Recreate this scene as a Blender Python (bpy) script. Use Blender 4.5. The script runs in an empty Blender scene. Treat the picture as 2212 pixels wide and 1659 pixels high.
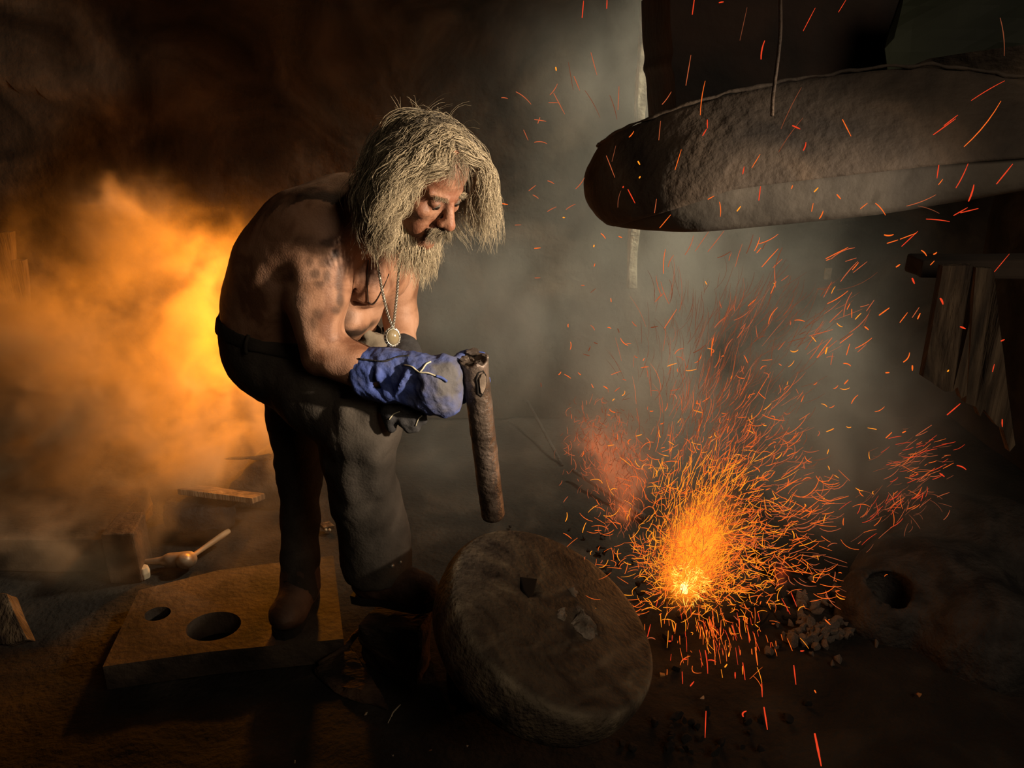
import bpy, bmesh, math, random
import numpy as np
from mathutils import Vector, Matrix, noise

S = bpy.context.scene
COL = S.collection
random.seed(7)
rng = np.random.default_rng(7)
PI = math.pi

# ------------------------------------------------------------------ camera
CAM_H, PITCH, FPX = 1.44, math.radians(20), 1750.0
SP, CP = math.sin(PITCH), math.cos(PITCH)
cam = bpy.data.cameras.new('camera')
cam_o = bpy.data.objects.new('camera', cam)
COL.objects.link(cam_o)
cam.sensor_width = 36.0
cam.lens = 36.0 * FPX / 2212.0
cam.clip_start = 0.05
cam.clip_end = 60
cam_o.location = (0, 0, CAM_H)
cam_o.rotation_euler = (PI / 2 - PITCH, 0, 0)
S.camera = cam_o

# ------------------------------------------------------------------ world, exposure, lights
w = bpy.data.worlds.new('workshop_world')
S.world = w
w.use_nodes = True
w.node_tree.nodes['Background'].inputs[0].default_value = (0.9, 0.75, 0.55, 1)
w.node_tree.nodes['Background'].inputs[1].default_value = 0.004
vs = S.view_settings
vs.view_transform = 'Standard'
vs.look = 'None'
vs.exposure = 0.0
vs.gamma = 1.0
vs.use_curve_mapping = False
cy = S.cycles
cy.max_bounces = 3
cy.diffuse_bounces = 2
cy.glossy_bounces = 2
cy.volume_bounces = 0
cy.volume_step_rate = 6.0
cy.sample_clamp_indirect = 3.0
cy.use_denoising = True
cy.adaptive_threshold = 0.015


def light(name, kind, loc, energy, color, target=None, **kw):
    L = bpy.data.lights.new(name, kind)
    L.energy = energy
    L.color = color
    for k, v in kw.items():
        setattr(L, k, v)
    o = bpy.data.objects.new(name, L)
    o.location = loc
    if target is not None:
        o.rotation_euler = (Vector(target) - Vector(loc)).to_track_quat('-Z', 'Y').to_euler()
    COL.objects.link(o)
    return o


# snooted flash from the front right on the man
light('key_lamp', 'SPOT', (1.70, 0.62, 1.44), 520, (1.0, 0.82, 0.62), target=(-0.34, 1.72, 1.08),
      spot_size=math.radians(40), spot_blend=1.0, shadow_soft_size=0.05)
# gelled strobe hidden low behind the man, thrown to the left
light('orange_lamp', 'SPOT', (-0.72, 3.05, 0.70), 200, (1.0, 0.33, 0.012), target=(-1.7, 2.2, 0.66),
      spot_size=math.radians(150), spot_blend=0.8, shadow_soft_size=0.06)
# daylight that leaks in behind the chimney on the right
light('daylight_lamp', 'SPOT', (1.5, 2.8, 2.45), 420, (1.0, 0.88, 0.64), target=(0.2, 2.7, 0.8),
      spot_size=math.radians(70), spot_blend=1.0, shadow_soft_size=0.15)
# glow of the forge fire
light('fire_lamp', 'POINT', (0.50, 1.95, 0.30), 3.6, (1.0, 0.40, 0.10), shadow_soft_size=0.06)
# weak soft fill added from the front to lift hood and disc
light('fill_lamp', 'AREA', (1.5, -0.5, 2.2), 4.6, (1.0, 0.8, 0.58), target=(0.75, 1.8, 0.9), size=1.2, spread=math.radians(70))


# ------------------------------------------------------------------ helpers: places
def P(px, py, Y):
    """The point at world depth Y that the photograph shows at px, py."""
    u, v = (px - 1106.0) / FPX, (py - 829.5) / FPX
    t = Y / (CP - v * SP)
    return Vector((u * t, Y, CAM_H - (SP + v * CP) * t))


def FL(px, py, z=0.0):
    """The point at height z that the photograph shows at px, py."""
    u, v = (px - 1106.0) / FPX, (py - 829.5) / FPX
    t = (CAM_H - z) / (SP + v * CP)
    return Vector((u * t, (CP - v * SP) * t, z))


def nvec(p):
    """a smooth random vector, the same in every run"""
    return Vector((noise.noise(p), noise.noise(p + Vector((31.7, 5.1, 9.3))), noise.noise(p + Vector((7.9, 47.3, 21.1)))))


def mpp(p):
    """metres per pixel at a point"""
    return (p[1] * CP + (CAM_H - p[2]) * SP) / FPX


# ------------------------------------------------------------------ helpers: objects
def tag(o, label=None, cat=None, group=None, kind=None):
    if label: o['label'] = label
    if cat: o['category'] = cat
    if group: o['group'] = group
    if kind: o['kind'] = kind
    return o


def empty(name, loc, label, cat, group=None, rot=(0, 0, 0)):
    o = bpy.data.objects.new(name, None)
    o.location = loc
    o.rotation_euler = rot
    o.empty_display_size = 0.05
    COL.objects.link(o)
    return tag(o, label, cat, group)


def link_mesh(name, verts, faces, mat, parent=None, smooth=True, world=False):
    me = bpy.data.meshes.new(name)
    me.from_pydata([tuple(v) for v in verts], [], [tuple(int(i) for i in f) for f in faces])
    if smooth:
        me.polygons.foreach_set('use_smooth', [True] * len(me.polygons))
    me.materials.append(mat)
    me.update()
    o = bpy.data.objects.new(name, me)
    COL.objects.link(o)
    if parent is not None:
        o.parent = parent
        # geometry is given in world space: undo the parent's placement
        top = parent
        M = Matrix.Identity(4)
        while top is not None:
            M = top.matrix_basis @ M if top.parent is None else top.matrix_parent_inverse @ top.matrix_basis @ M
            top = top.parent
        o.matrix_parent_inverse = M.inverted()
    return o


def bm_obj(name, bm, mat, parent=None, smooth=True):
    v = [x.co.copy() for x in bm.verts]
    bm.verts.index_update()
    f = [[q.index for q in x.verts] for x in bm.faces]
    bm.free()
    return link_mesh(name, v, f, mat, parent, smooth)


def hull_obj(name, pts, mat, parent=None, bevel=0.0, rough=0.0, cuts=0, seed=0, smooth=False):
    """convex block from its corner points, bevelled and roughened"""
    bm = bmesh.new()
    for p in pts:
        bm.verts.new(p)
    r = bmesh.ops.convex_hull(bm, input=bm.verts)
    bmesh.ops.dissolve_limit(bm, angle_limit=0.02, verts=bm.verts, edges=bm.edges)
    bmesh.ops.recalc_face_normals(bm, faces=bm.faces)
    if bevel:
        bmesh.ops.bevel(bm, geom=list(bm.edges), offset=bevel, segments=2, affect='EDGES', profile=0.6)
    if cuts:
        bmesh.ops.triangulate(bm, faces=bm.faces)
        for _ in range(cuts):
            bmesh.ops.subdivide_edges(bm, edges=[e for e in bm.edges if e.calc_length() > 0.02], cuts=1, use_grid_fill=True)
            bmesh.ops.triangulate(bm, faces=[f for f in bm.faces if len(f.verts) > 4])
    if rough:
        bm.normal_update()
        o = Vector((seed * 3.1, seed * 1.7, seed * 0.9))
        for v in bm.verts:
            v.co += v.normal * rough * noise.fractal(v.co * 14 + o, 0.8, 2.1, 4)
    return bm_obj(name, bm, mat, parent, smooth)


def box_pts(c, sx, sy, sz, rz=0.0, tilt=0.0):
    R = Matrix.Rotation(rz, 3, 'Z') @ Matrix.Rotation(tilt, 3, 'Y')
    return [Vector(c) + R @ Vector((x * sx / 2, y * sy / 2, z * sz / 2)) for x in (-1, 1) for y in (-1, 1) for z in (-1, 1)]


def frames(pts):
    """parallel transport frames along a polyline"""
    pts = [Vector(p) for p in pts]
    T = []
    for i in range(len(pts)):
        d = pts[min(i + 1, len(pts) - 1)] - pts[max(i - 1, 0)]
        T.append(d.normalized() if d.length > 1e-9 else Vector((0, 0, 1)))
    a = Vector((0, 0, 1)) if abs(T[0].z) < 0.9 else Vector((1, 0, 0))
    n = (a - T[0] * a.dot(T[0])).normalized()
    out = []
    for t in T:
        n = n - t * n.dot(t)
        n = n.normalized() if n.length > 1e-9 else t.orthogonal().normalized()
        out.append((t, n, t.cross(n)))
    return pts, out


def tube_data(pts, radii, sides=8, caps=True):
    pts, fr = frames(pts)
    if not hasattr(radii, '__len__'):
        radii = [radii] * len(pts)
    V, F = [], []
    for p, (t, n, b), r in zip(pts, fr, radii):
        for k in range(sides):
            a = 2 * PI * k / sides
            V.append(p + (n * math.cos(a) + b * math.sin(a)) * r)
    for i in range(len(pts) - 1):
        for k in range(sides):
            a, b_ = i * sides + k, i * sides + (k + 1) % sides
            F.append((a, b_, b_ + sides, a + sides))
    if caps:
        F.append(tuple(range(sides))[::-1])
        F.append(tuple((len(pts) - 1) * sides + k for k in range(sides)))
    return V, F


def tube(name, pts, radii, mat, parent=None, sides=10, smooth=True):
    V, F = tube_data(pts, radii, sides)
    return link_mesh(name, V, F, mat, parent, smooth)


def bezier(pts, n=16):
    """smooth curve through points (Catmull-Rom)"""
    p = [Vector(q) for q in pts]
    p = [p[0] * 2 - p[1]] + p + [p[-1] * 2 - p[-2]]
    out = []
    for i in range(1, len(p) - 2):
        for k in range(n):
            t = k / n
            out.append(0.5 * ((2 * p[i]) + (p[i + 1] - p[i - 1]) * t + (2 * p[i - 1] - 5 * p[i] + 4 * p[i + 1] - p[i + 2]) * t * t
                              + (3 * p[i] - p[i - 1] - 3 * p[i + 1] + p[i + 2]) * t ** 3))
    out.append(p[-2])
    return out


# ------------------------------------------------------------------ helpers: smooth solids (distance field -> one mesh)
class Solid:
    def __init__(s, lo, hi, h):
        s.lo, s.h = np.array(lo, float), h
        s.n = np.ceil((np.array(hi, float) - s.lo) / h).astype(int) + 1
        s.F = np.full(tuple(s.n), 1.0, np.float32)

    def _sub(s, lo, hi):
        a = np.maximum(np.floor((np.array(lo) - s.lo) / s.h).astype(int), 0)
        b = np.minimum(np.ceil((np.array(hi) - s.lo) / s.h).astype(int) + 1, s.n)
        if np.any(b <= a):
            return None
        sl = tuple(slice(i, j) for i, j in zip(a, b))
        ax = [s.lo[i] + s.h * np.arange(a[i], b[i]) for i in range(3)]
        return sl, np.meshgrid(*ax, indexing='ij', sparse=True)

    def _mix(s, sl, d, k, cut):
        f = s.F[sl]
        if cut:
            k_ = max(k, 1e-6)
            hh = np.clip(0.5 - 0.5 * (f + d) / k_, 0, 1)
            s.F[sl] = f * (1 - hh) + (-d) * hh + k_ * hh * (1 - hh)
        else:
            k_ = max(k, 1e-6)
            hh = np.clip(0.5 + 0.5 * (d - f) / k_, 0, 1)
            s.F[sl] = d * (1 - hh) + f * hh - k_ * hh * (1 - hh)

    def cone(s, a, b, ra, rb, k=0.02, cut=False):
        a, b = np.array(a, float), np.array(b, float)
        m = max(ra, rb) + k + 3 * s.h
        g = s._sub(np.minimum(a, b) - m, np.maximum(a, b) + m)
        if g is None: return s
        sl, (X, Y, Z) = g
        ab = b - a
        L = max(float(ab @ ab), 1e-12)
        t = np.clip(((X - a[0]) * ab[0] + (Y - a[1]) * ab[1] + (Z - a[2]) * ab[2]) / L, 0, 1)
        d = np.sqrt((X - a[0] - t * ab[0]) ** 2 + (Y - a[1] - t * ab[1]) ** 2 + (Z - a[2] - t * ab[2]) ** 2) - (ra + (rb - ra) * t)
        s._mix(sl, d, k, cut)
        return s

    def ball(s, c, r, k=0.02, cut=False):
        return s.cone(c, c, r, r, k, cut)

    def ell(s, c, r, M=None, k=0.02, cut=False):
        """ellipsoid; M rows are its axes"""
        c, r = np.array(c, float), np.array(r, float)
        M = np.eye(3) if M is None else np.array(M, float)
        m = r.max() + k + 3 * s.h
        g = s._sub(c - m, c + m)
        if g is None: return s
        sl, (X, Y, Z) = g
        q = [(X - c[0]) * M[i][0] + (Y - c[1]) * M[i][1] + (Z - c[2]) * M[i][2] for i in range(3)]
        k0 = np.sqrt(sum((q[i] / r[i]) ** 2 for i in range(3)))
        k1 = np.sqrt(sum((q[i] / r[i] ** 2) ** 2 for i in range(3))) + 1e-9
        s._mix(sl, k0 * (k0 - 1) / k1, k, cut)
        return s

    def path(s, pts, rad, k=0.02, cut=False):
        for i in range(len(pts) - 1):
            s.cone(pts[i], pts[i + 1], rad[i], rad[i + 1], k, cut)
        return s

    def plane(s, p0, nrm, grow=0.0):
        """keep only what lies below the plane"""
        X, Y, Z = np.meshgrid(*[s.lo[i] + s.h * np.arange(s.n[i]) for i in range(3)], indexing='ij', sparse=True)
        s.F = np.maximum(s.F, ((X - p0[0]) * nrm[0] + (Y - p0[1]) * nrm[1] + (Z - p0[2]) * nrm[2]).astype(np.float32))
        return s

    def mesh(s, smooth=2):
        F = s.F
        I = F < 0
        n = s.n
        c8 = [I[i:n[0] - 1 + i, j:n[1] - 1 + j, k:n[2] - 1 + k] for i in (0, 1) for j in (0, 1) for k in (0, 1)]
        cnt = sum(c.astype(np.int8) for c in c8)
        act = (cnt > 0) & (cnt < 8)
        ijk = np.argwhere(act)
        idx = np.full(act.shape, -1, np.int64)
        idx[act] = np.arange(len(ijk))
        acc = np.zeros((len(ijk), 3))
        num = np.zeros(len(ijk))
        off = [(i, j, k) for i in (0, 1) for j in (0, 1) for k in (0, 1)]
        for a in off:
            for ax in range(3):
                if a[ax]: continue
                b = list(a); b[ax] = 1
                fa = F[ijk[:, 0] + a[0], ijk[:, 1] + a[1], ijk[:, 2] + a[2]]
                fb = F[ijk[:, 0] + b[0], ijk[:, 1] + b[1], ijk[:, 2] + b[2]]
                x = (fa < 0) != (fb < 0)
                t = np.where(x, fa / np.where(x, fa - fb, 1), 0)
                pt = np.tile(np.array(a, float), (len(ijk), 1))
                pt[:, ax] += t
                acc[x] += pt[x]
                num[x] += 1
        V = s.lo + s.h * (ijk + acc / num[:, None])
        Q = []
        for ax in range(3):
            o1, o2 = (ax + 1) % 3, (ax + 2) % 3
            A = np.moveaxis(I, ax, 0)
            e = A[:-1] != A[1:]
            e = np.moveaxis(e, 0, ax)
            w_ = np.argwhere(e)
            ok = (w_[:, o1] > 0) & (w_[:, o2] > 0) & (w_[:, o1] < n[o1] - 1) & (w_[:, o2] < n[o2] - 1)
            w_ = w_[ok]
            d1 = np.zeros(3, int); d1[o1] = 1
            d2 = np.zeros(3, int); d2[o2] = 1
            q = [w_ - d1 - d2, w_ - d2, w_, w_ - d1]
            q = np.stack([idx[p[:, 0], p[:, 1], p[:, 2]] for p in q], 1)
            inside = I[w_[:, 0], w_[:, 1], w_[:, 2]]
            q[~inside] = q[~inside][:, ::-1]
            Q.append(q)
        Q = np.concatenate(Q)
        Q = Q[(Q >= 0).all(1)]
        E_ = np.concatenate([Q[:, [0, 1]], Q[:, [1, 2]], Q[:, [2, 3]], Q[:, [3, 0]]])
        for _ in range(smooth):
            a = np.zeros_like(V); m = np.zeros(len(V))
            for c in range(3):
                a[:, c] = np.bincount(E_[:, 0], V[E_[:, 1], c], len(V)) + np.bincount(E_[:, 1], V[E_[:, 0], c], len(V))
            m = np.bincount(E_[:, 0], minlength=len(V)) + np.bincount(E_[:, 1], minlength=len(V))
            V = 0.5 * V + 0.5 * a / np.maximum(m, 1)[:, None]
        return V, Q


def vnormals(V, Q):
    n = np.cross(V[Q[:, 2]] - V[Q[:, 0]], V[Q[:, 3]] - V[Q[:, 1]])
    N = np.zeros_like(V)
    for c in range(4):
        for a in range(3):
            N[:, a] += np.bincount(Q[:, c], n[:, a], len(V))
    return N / np.maximum(np.linalg.norm(N, axis=1), 1e-12)[:, None]


def float_attr(o, name, vals):
    a = o.data.attributes.new(name, 'FLOAT', 'POINT')
    a.data.foreach_set('value', np.asarray(vals, np.float32))


# ------------------------------------------------------------------ helpers: materials
def mat(name, cols, scale=6.0, rough=0.8, bump=0.0, bump_scale=40.0, metal=0.0, detail=8.0, spec=0.3, stretch=None, lohi=(0.35, 0.65), dist=0.4):
    """noise-mixed colours (list of 2-4 linear rgb) with noise relief"""
    m = bpy.data.materials.new(name)
    m.use_nodes = True
    nt = m.node_tree
    b = nt.nodes['Principled BSDF']
    tc = nt.nodes.new('ShaderNodeTexCoord')
    src = tc.outputs['Object']
    if stretch:
        mp = nt.nodes.new('ShaderNodeMapping')
        mp.inputs['Scale'].default_value = stretch
        nt.links.new(src, mp.inputs[0])
        src = mp.outputs[0]
    nz = nt.nodes.new('ShaderNodeTexNoise')
    nz.inputs['Scale'].default_value = scale
    nz.inputs['Detail'].default_value = detail
    nz.inputs['Distortion'].default_value = dist
    nt.links.new(src, nz.inputs['Vector'])
    cr = nt.nodes.new('ShaderNodeValToRGB')
    e = cr.color_ramp.elements
    while len(e) < len(cols):
        e.new(0.5)
    for i, c in enumerate(cols):
        e[i].position = lohi[0] + (lohi[1] - lohi[0]) * i / max(len(cols) - 1, 1)
        e[i].color = (*c, 1)
    nt.links.new(nz.outputs[0], cr.inputs[0])
    nt.links.new(cr.outputs[0], b.inputs['Base Color'])
    b.inputs['Roughness'].default_value = rough
    b.inputs['Metallic'].default_value = metal
    b.inputs['Specular IOR Level'].default_value = spec
    if bump:
        n2 = nt.nodes.new('ShaderNodeTexNoise')
        n2.inputs['Scale'].default_value = bump_scale
        n2.inputs['Detail'].default_value = 6
        nt.links.new(src, n2.inputs['Vector'])
        bp = nt.nodes.new('ShaderNodeBump')
        bp.inputs['Strength'].default_value = bump
        bp.inputs['Distance'].default_value = 0.01
        nt.links.new(n2.outputs[0], bp.inputs['Height'])
        nt.links.new(bp.outputs[0], b.inputs['Normal'])
    m['bsdf'] = b.name
    return m


def attr_mix(m, attr, col, fac=1.0):
    """mix a colour into the base colour where a mesh attribute says so (stains)"""
    nt = m.node_tree
    b = nt.nodes['Principled BSDF']
    old = b.inputs['Base Color'].links[0].from_socket
    at = nt.nodes.new('ShaderNodeAttribute')
    at.attribute_name = attr
    mu = nt.nodes.new('ShaderNodeMath'); mu.operation = 'MULTIPLY'; mu.use_clamp = True
    mu.inputs[1].default_value = fac
    nt.links.new(at.outputs['Fac'], mu.inputs[0])
    mx = nt.nodes.new('ShaderNodeMix'); mx.data_type = 'RGBA'
    nt.links.new(mu.outputs[0], mx.inputs['Factor'])
    nt.links.new(old, mx.inputs['A'])
    mx.inputs['B'].default_value = (*col, 1)
    nt.links.new(mx.outputs['Result'], b.inputs['Base Color'])
    return m


def glow(name, col, strength):
    m = bpy.data.materials.new(name)
    m.use_nodes = True
    nt = m.node_tree
    nt.nodes.clear()
    o = nt.nodes.new('ShaderNodeOutputMaterial')
    e = nt.nodes.new('ShaderNodeEmission')
    e.inputs[0].default_value = (*col, 1)
    e.inputs[1].default_value = strength
    nt.links.new(e.outputs[0], o.inputs[0])
    m.cycles.emission_sampling = 'NONE'
    return m


# ================================================================== SETTING
def grid_mesh(x0, x1, y0, y1, st, f, swap=None):
    nx, ny = int(round((x1 - x0) / st)), int(round((y1 - y0) / st))
    V = []
    for j in range(ny + 1):
        for i in range(nx + 1):
            x, y = x0 + (x1 - x0) * i / nx, y0 + (y1 - y0) * j / ny
            V.append(f(x, y))
    F = [(j * (nx + 1) + i, j * (nx + 1) + i + 1, (j + 1) * (nx + 1) + i + 1, (j + 1) * (nx + 1) + i) for j in range(ny) for i in range(nx)]
    return V, F


M_floor = mat('soot_floor', [(0.005, 0.004, 0.003), (0.014, 0.011, 0.008), (0.036, 0.028, 0.021)], scale=5, rough=0.95, bump=0.9, bump_scale=55, lohi=(0.3, 0.72))
M_wall = mat('smoked_plaster', [(0.008, 0.0055, 0.0035), (0.030, 0.021, 0.014), (0.070, 0.052, 0.036), (0.13, 0.10, 0.07)], scale=2.6, rough=0.95, bump=0.9, bump_scale=22, lohi=(0.3, 0.76), dist=1.2, detail=11)
M_ceil = mat('smoked_boards', [(0.01, 0.007, 0.005), (0.03, 0.02, 0.014)], scale=3, rough=0.95)
M_oldwood = mat('weathered_wood', [(0.03, 0.018, 0.01), (0.085, 0.055, 0.03), (0.15, 0.105, 0.06)], scale=5, rough=0.85, bump=0.8, bump_scale=20, stretch=(9, 9, 0.7))
M_white = mat('flaking_whitewash', [(0.10, 0.075, 0.05), (0.30, 0.26, 0.19), (0.5, 0.45, 0.34)], scale=9, rough=0.95, bump=0.8, bump_scale=60, lohi=(0.36, 0.6))


def floor_z(x, y):
    p = Vector((x, y, 0))
    return 0.012 * noise.fractal(p * 3.1, 0.9, 2.1, 5) + 0.006 * noise.fractal(p * 17, 0.9, 2.0, 3) - 0.008


V, F = grid_mesh(-2.45, 2.1, 0.15, 3.56, 0.022, lambda x, y: (x, y, floor_z(x, y)))
tag(link_mesh('floor', V, F, M_floor), 'dark soot covered earth floor of the smithy', kind='structure')

WY = 3.5
HOLE = (P(0, 480, WY), P(58, 640, WY))


def wall_pt(x, z):
    p = Vector((x, 0, z))
    y = WY + 0.014 * noise.fractal(p * 1.7, 0.8, 2.0, 4) + 0.009 * noise.turbulence(p * 8, 4, False)
    a, b = P(15, 185, WY), P(285, 232, WY)
    if a.x - 0.05 < x < b.x:
        zl = a.z + (b.z - a.z) * (x - a.x) / (b.x - a.x) + 0.012 * noise.noise(p * 15)
        fade = min(1.0, (b.x - x) / 0.35)
        if zl < z < zl + 0.30:
            y -= 0.035 * fade * (1 - (z - zl) / 0.30)
    if HOLE[0].x - 0.3 < x < HOLE[1].x + 0.03 * noise.noise(p * 12) and HOLE[1].z + 0.05 * noise.noise(p * 9) < z < HOLE[0].z:
        y += 0.07
    return (x, y, z)


V, F = grid_mesh(-2.45, 2.1, 0.0, 2.62, 0.028, wall_pt)
F = [f[::-1] for f in F]
wall_back = tag(link_mesh('wall_back', V, F, M_wall), 'uneven soot stained plaster wall behind the smoke', kind='structure')
for px, w_, top, bot, rz in ((16, 24, 500, 700, 0.06), (43, 26, 560, 730, -0.03), (2, 20, 520, 690, 0.1)):
    a, b = P(px, top, WY - 0.03), P(px + 14, bot, WY - 0.03)
    k = mpp(a) * w_ / 2
    pts = [p + Vector((sx * k, sy * 0.02, 0)) for p in (a, b) for sx in (-1, 1) for sy in (-1, 1)]
    hull_obj('plank', pts, M_oldwood, wall_back, bevel=0.004, cuts=2, rough=0.006, seed=px)


def side_wall(name, x, s, y0=0.15):
    V, F = grid_mesh(y0, 3.56, 0, 2.62, 0.07, lambda y, z: (x + 0.015 * noise.fractal(Vector((0, y, z)) * 2, 0.8, 2, 4), y, z))
    if s: F = [f[::-1] for f in F]
    return tag(link_mesh(name, V, F, M_wall), 'dark plaster side wall of the smithy', kind='structure')


side_wall('wall_left', -2.4, 0)
side_wall('wall_right', 2.05, 1)
V, F = grid_mesh(-2.45, 2.1, 0.15, 3.56, 0.2, lambda x, y: (x, y, 2.6 + 0.01 * noise.noise(Vector((x, y, 3)))))
tag(link_mesh('ceiling', V, [f[::-1] for f in F], M_ceil), 'dark smoked ceiling', kind='structure')

# strip of whitewash
a, b = P(1357, 625, 3.42), P(1402, 120, 3.42)
o = hull_obj('trim_1', [Vector((x, y, z)) for x in (a.x, b.x) for y in (3.42, 3.54) for z in (a.z, b.z + .3)], M_white, bevel=0.006, cuts=4, rough=0.006, seed=9)
tag(o, 'strip of flaking whitewash on the rear wall behind the hood', kind='structure')
a, b = P(1990, 560, 1.80), P(1990, 590, 1.80)
o = hull_obj('trim_2', [Vector((x, y, z)) for x in (a.x, 2.08) for y in (1.79, 1.87) for z in (b.z - .01, a.z)], M_ceil, bevel=0.006, cuts=3, rough=0.004, seed=14)
tag(o, 'dark cross beam that carries the hanging boards', kind='structure')


# ================================================================== SMOKE
def smoke(name, label, lo, hi, cell, blobs, dens, color, noise_scale=3.0, detail=5.0, lo_n=0.38, hi_n=0.7, warp=0.8, base=0.0, emit=None, aniso=0.0, stretch=(1, 1, 1), seed=(0, 0, 0)):
    """soft billows: gaussian puffs broken up by warped noise, as a density grid"""
    v = bpy.data.volumes.new(name)
    o = bpy.data.objects.new(name, v)
    COL.objects.link(o)
    tag(o, label, name.replace('_', ' '), kind='stuff')
    g = bpy.data.node_groups.new(name, 'GeometryNodeTree')
    g.interface.new_socket('Geometry', in_out='INPUT', socket_type='NodeSocketGeometry')
    g.interface.new_socket('Geometry', in_out='OUTPUT', socket_type='NodeSocketGeometry')
    N, L = g.nodes, g.links

    def val(x):
        return x

    def mth(op, a, b=None, clamp=False):
        n = N.new('ShaderNodeMath'); n.operation = op; n.use_clamp = clamp
        for i, x in enumerate((a, b)):
            if x is None: continue
            if isinstance(x, (int, float)): n.inputs[i].default_value = x
            else: L.new(x, n.inputs[i])
        return n.outputs[0]

    def vm(op, a, b=None):
        n = N.new('ShaderNodeVectorMath'); n.operation = op
        for i, x in enumerate((a, b)):
            if x is None: continue
            if isinstance(x, (tuple, list, Vector)): n.inputs[i].default_value = tuple(x)
            else: L.new(x, n.inputs[i])
        return n
    pos = N.new('GeometryNodeInputPosition').outputs[0]
    wz = N.new('ShaderNodeTexNoise'); wz.inputs['Scale'].default_value = noise_scale * 0.7; wz.inputs['Detail'].default_value = 3
    L.new(vm('ADD', pos, seed).outputs[0], wz.inputs['Vector'])
    wv = vm('SUBTRACT', wz.outputs['Color'], (0.5, 0.5, 0.5)).outputs[0]
    ws = N.new('ShaderNodeVectorMath'); ws.operation = 'SCALE'; ws.inputs['Scale'].default_value = warp * 0.55
    L.new(wv, ws.inputs[0])
    wp = vm('ADD', pos, ws.outputs[0]).outputs[0]
    total = None
    for c, r, amp in blobs:
        q = vm('DIVIDE', vm('SUBTRACT', wp, c).outputs[0], r).outputs[0]
        d2 = vm('DOT_PRODUCT', q, q).outputs['Value']
        e = mth('MULTIPLY', mth('EXPONENT', mth('MULTIPLY', d2, -1.0)), amp)
        total = e if total is None else mth('ADD', total, e)
    nz = N.new('ShaderNodeTexNoise'); nz.inputs['Scale'].default_value = noise_scale; nz.inputs['Detail'].default_value = detail; nz.inputs['Roughness'].default_value = 0.6
    nz.inputs['Distortion'].default_value = 0.5
    L.new(vm('MULTIPLY', vm('ADD', wp, seed).outputs[0], stretch).outputs[0], nz.inputs['Vector'])
    mr = N.new('ShaderNodeMapRange'); mr.inputs[1].default_value = lo_n; mr.inputs[2].default_value = hi_n; mr.inputs[3].default_value = base; mr.inputs[4].default_value = 1.0
    L.new(nz.outputs[0], mr.inputs[0])
    den = mth('MULTIPLY', mth('MULTIPLY', total, mr.outputs[0]), dens)
    # fade to nothing at the edge of the grid
    cen = (Vector(lo) + Vector(hi)) / 2
    hs = (Vector(hi) - Vector(lo)) / 2
    q = vm('ABSOLUTE', vm('DIVIDE', vm('SUBTRACT', pos, cen).outputs[0], hs).outputs[0]).outputs[0]
    sx = N.new('ShaderNodeSeparateXYZ'); L.new(q, sx.inputs[0])
    mx = mth('MAXIMUM', mth('MAXIMUM', sx.outputs[0], sx.outputs[1]), sx.outputs[2])
    fd = N.new('ShaderNodeMapRange'); fd.inputs[1].default_value = 1.0; fd.inputs[2].default_value = 0.8
    L.new(mx, fd.inputs[0])
    den = mth('MULTIPLY', den, fd.outputs[0])
    vc = N.new('GeometryNodeVolumeCube')
    vc.inputs['Min'].default_value = lo; vc.inputs['Max'].default_value = hi
    for a, i in zip('XYZ', range(3)):
        vc.inputs['Resolution ' + a].default_value = max(8, int((hi[i] - lo[i]) / cell))
    L.new(den, vc.inputs['Density'])
    m = bpy.data.materials.new(name); m.use_nodes = True
    nt = m.node_tree; nt.nodes.clear()
    mo = nt.nodes.new('ShaderNodeOutputMaterial')
    pv = nt.nodes.new('ShaderNodeVolumePrincipled')
    pv.inputs['Color'].default_value = (*color, 1)
    pv.inputs['Density'].default_value = 1.0
    pv.inputs['Anisotropy'].default_value = aniso
    if emit:
        at = nt.nodes.new('ShaderNodeAttribute'); at.attribute_name = 'density'
        mu = nt.nodes.new('ShaderNodeMath'); mu.operation = 'MULTIPLY'; mu.inputs[1].default_value = emit[1]
        nt.links.new(at.outputs['Fac'], mu.inputs[0])
        nt.links.new(mu.outputs[0], pv.inputs['Emission Strength'])
        pv.inputs['Emission Color'].default_value = (*emit[0], 1)
    nt.links.new(pv.outputs[0], mo.inputs['Volume'])
    m.cycles.emission_sampling = 'NONE'
    sm = N.new('GeometryNodeSetMaterial'); sm.inputs['Material'].default_value = m
    L.new(vc.outputs[0], sm.inputs[0])
    out = N.new('NodeGroupOutput')
    L.new(sm.outputs[0], out.inputs[0])
    md = o.modifiers.new('billows', 'NODES'); md.node_group = g
    v.materials.append(m)
    return o


def bl(px, py, Y, rx, ry, rz, a):
    return (P(px, py, Y), (rx, ry, rz), a)


smoke('orange_smoke', 'thick smoke lit orange behind the man’s back', (-2.35, 1.98, 0.0), (-0.25, 3.42, 1.45), 0.0125, [
    bl(500, 640, 2.7, 0.18, 0.20, 0.15, 1.3),
    bl(420, 560, 2.7, 0.16, 0.20, 0.10, 1.3),
    bl(300, 470, 2.75, 0.11, 0.16, 0.09, 1.7),
    bl(500, 870, 2.7, 0.34, 0.22, 0.15, 1.4),
    bl(250, 830, 2.7, 0.50, 0.24, 0.22, 2.2),
    bl(30, 800, 2.7, 0.45, 0.26, 0.24, 2.8),
    bl(120, 980, 2.6, 0.45, 0.22, 0.16, 2.2),
    bl(400, 1000, 2.7, 0.36, 0.16, 0.10, 1.0),
    bl(400, 1200, 2.15, 0.45, 0.16, 0.12, 0.55),
    bl(120, 1180, 2.2, 0.40, 0.16, 0.12, 0.55),
], 4.4, (0.88, 0.66, 0.42), noise_scale=4.6, detail=9, lo_n=0.46, hi_n=0.61, warp=0.85, base=0.05)

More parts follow.
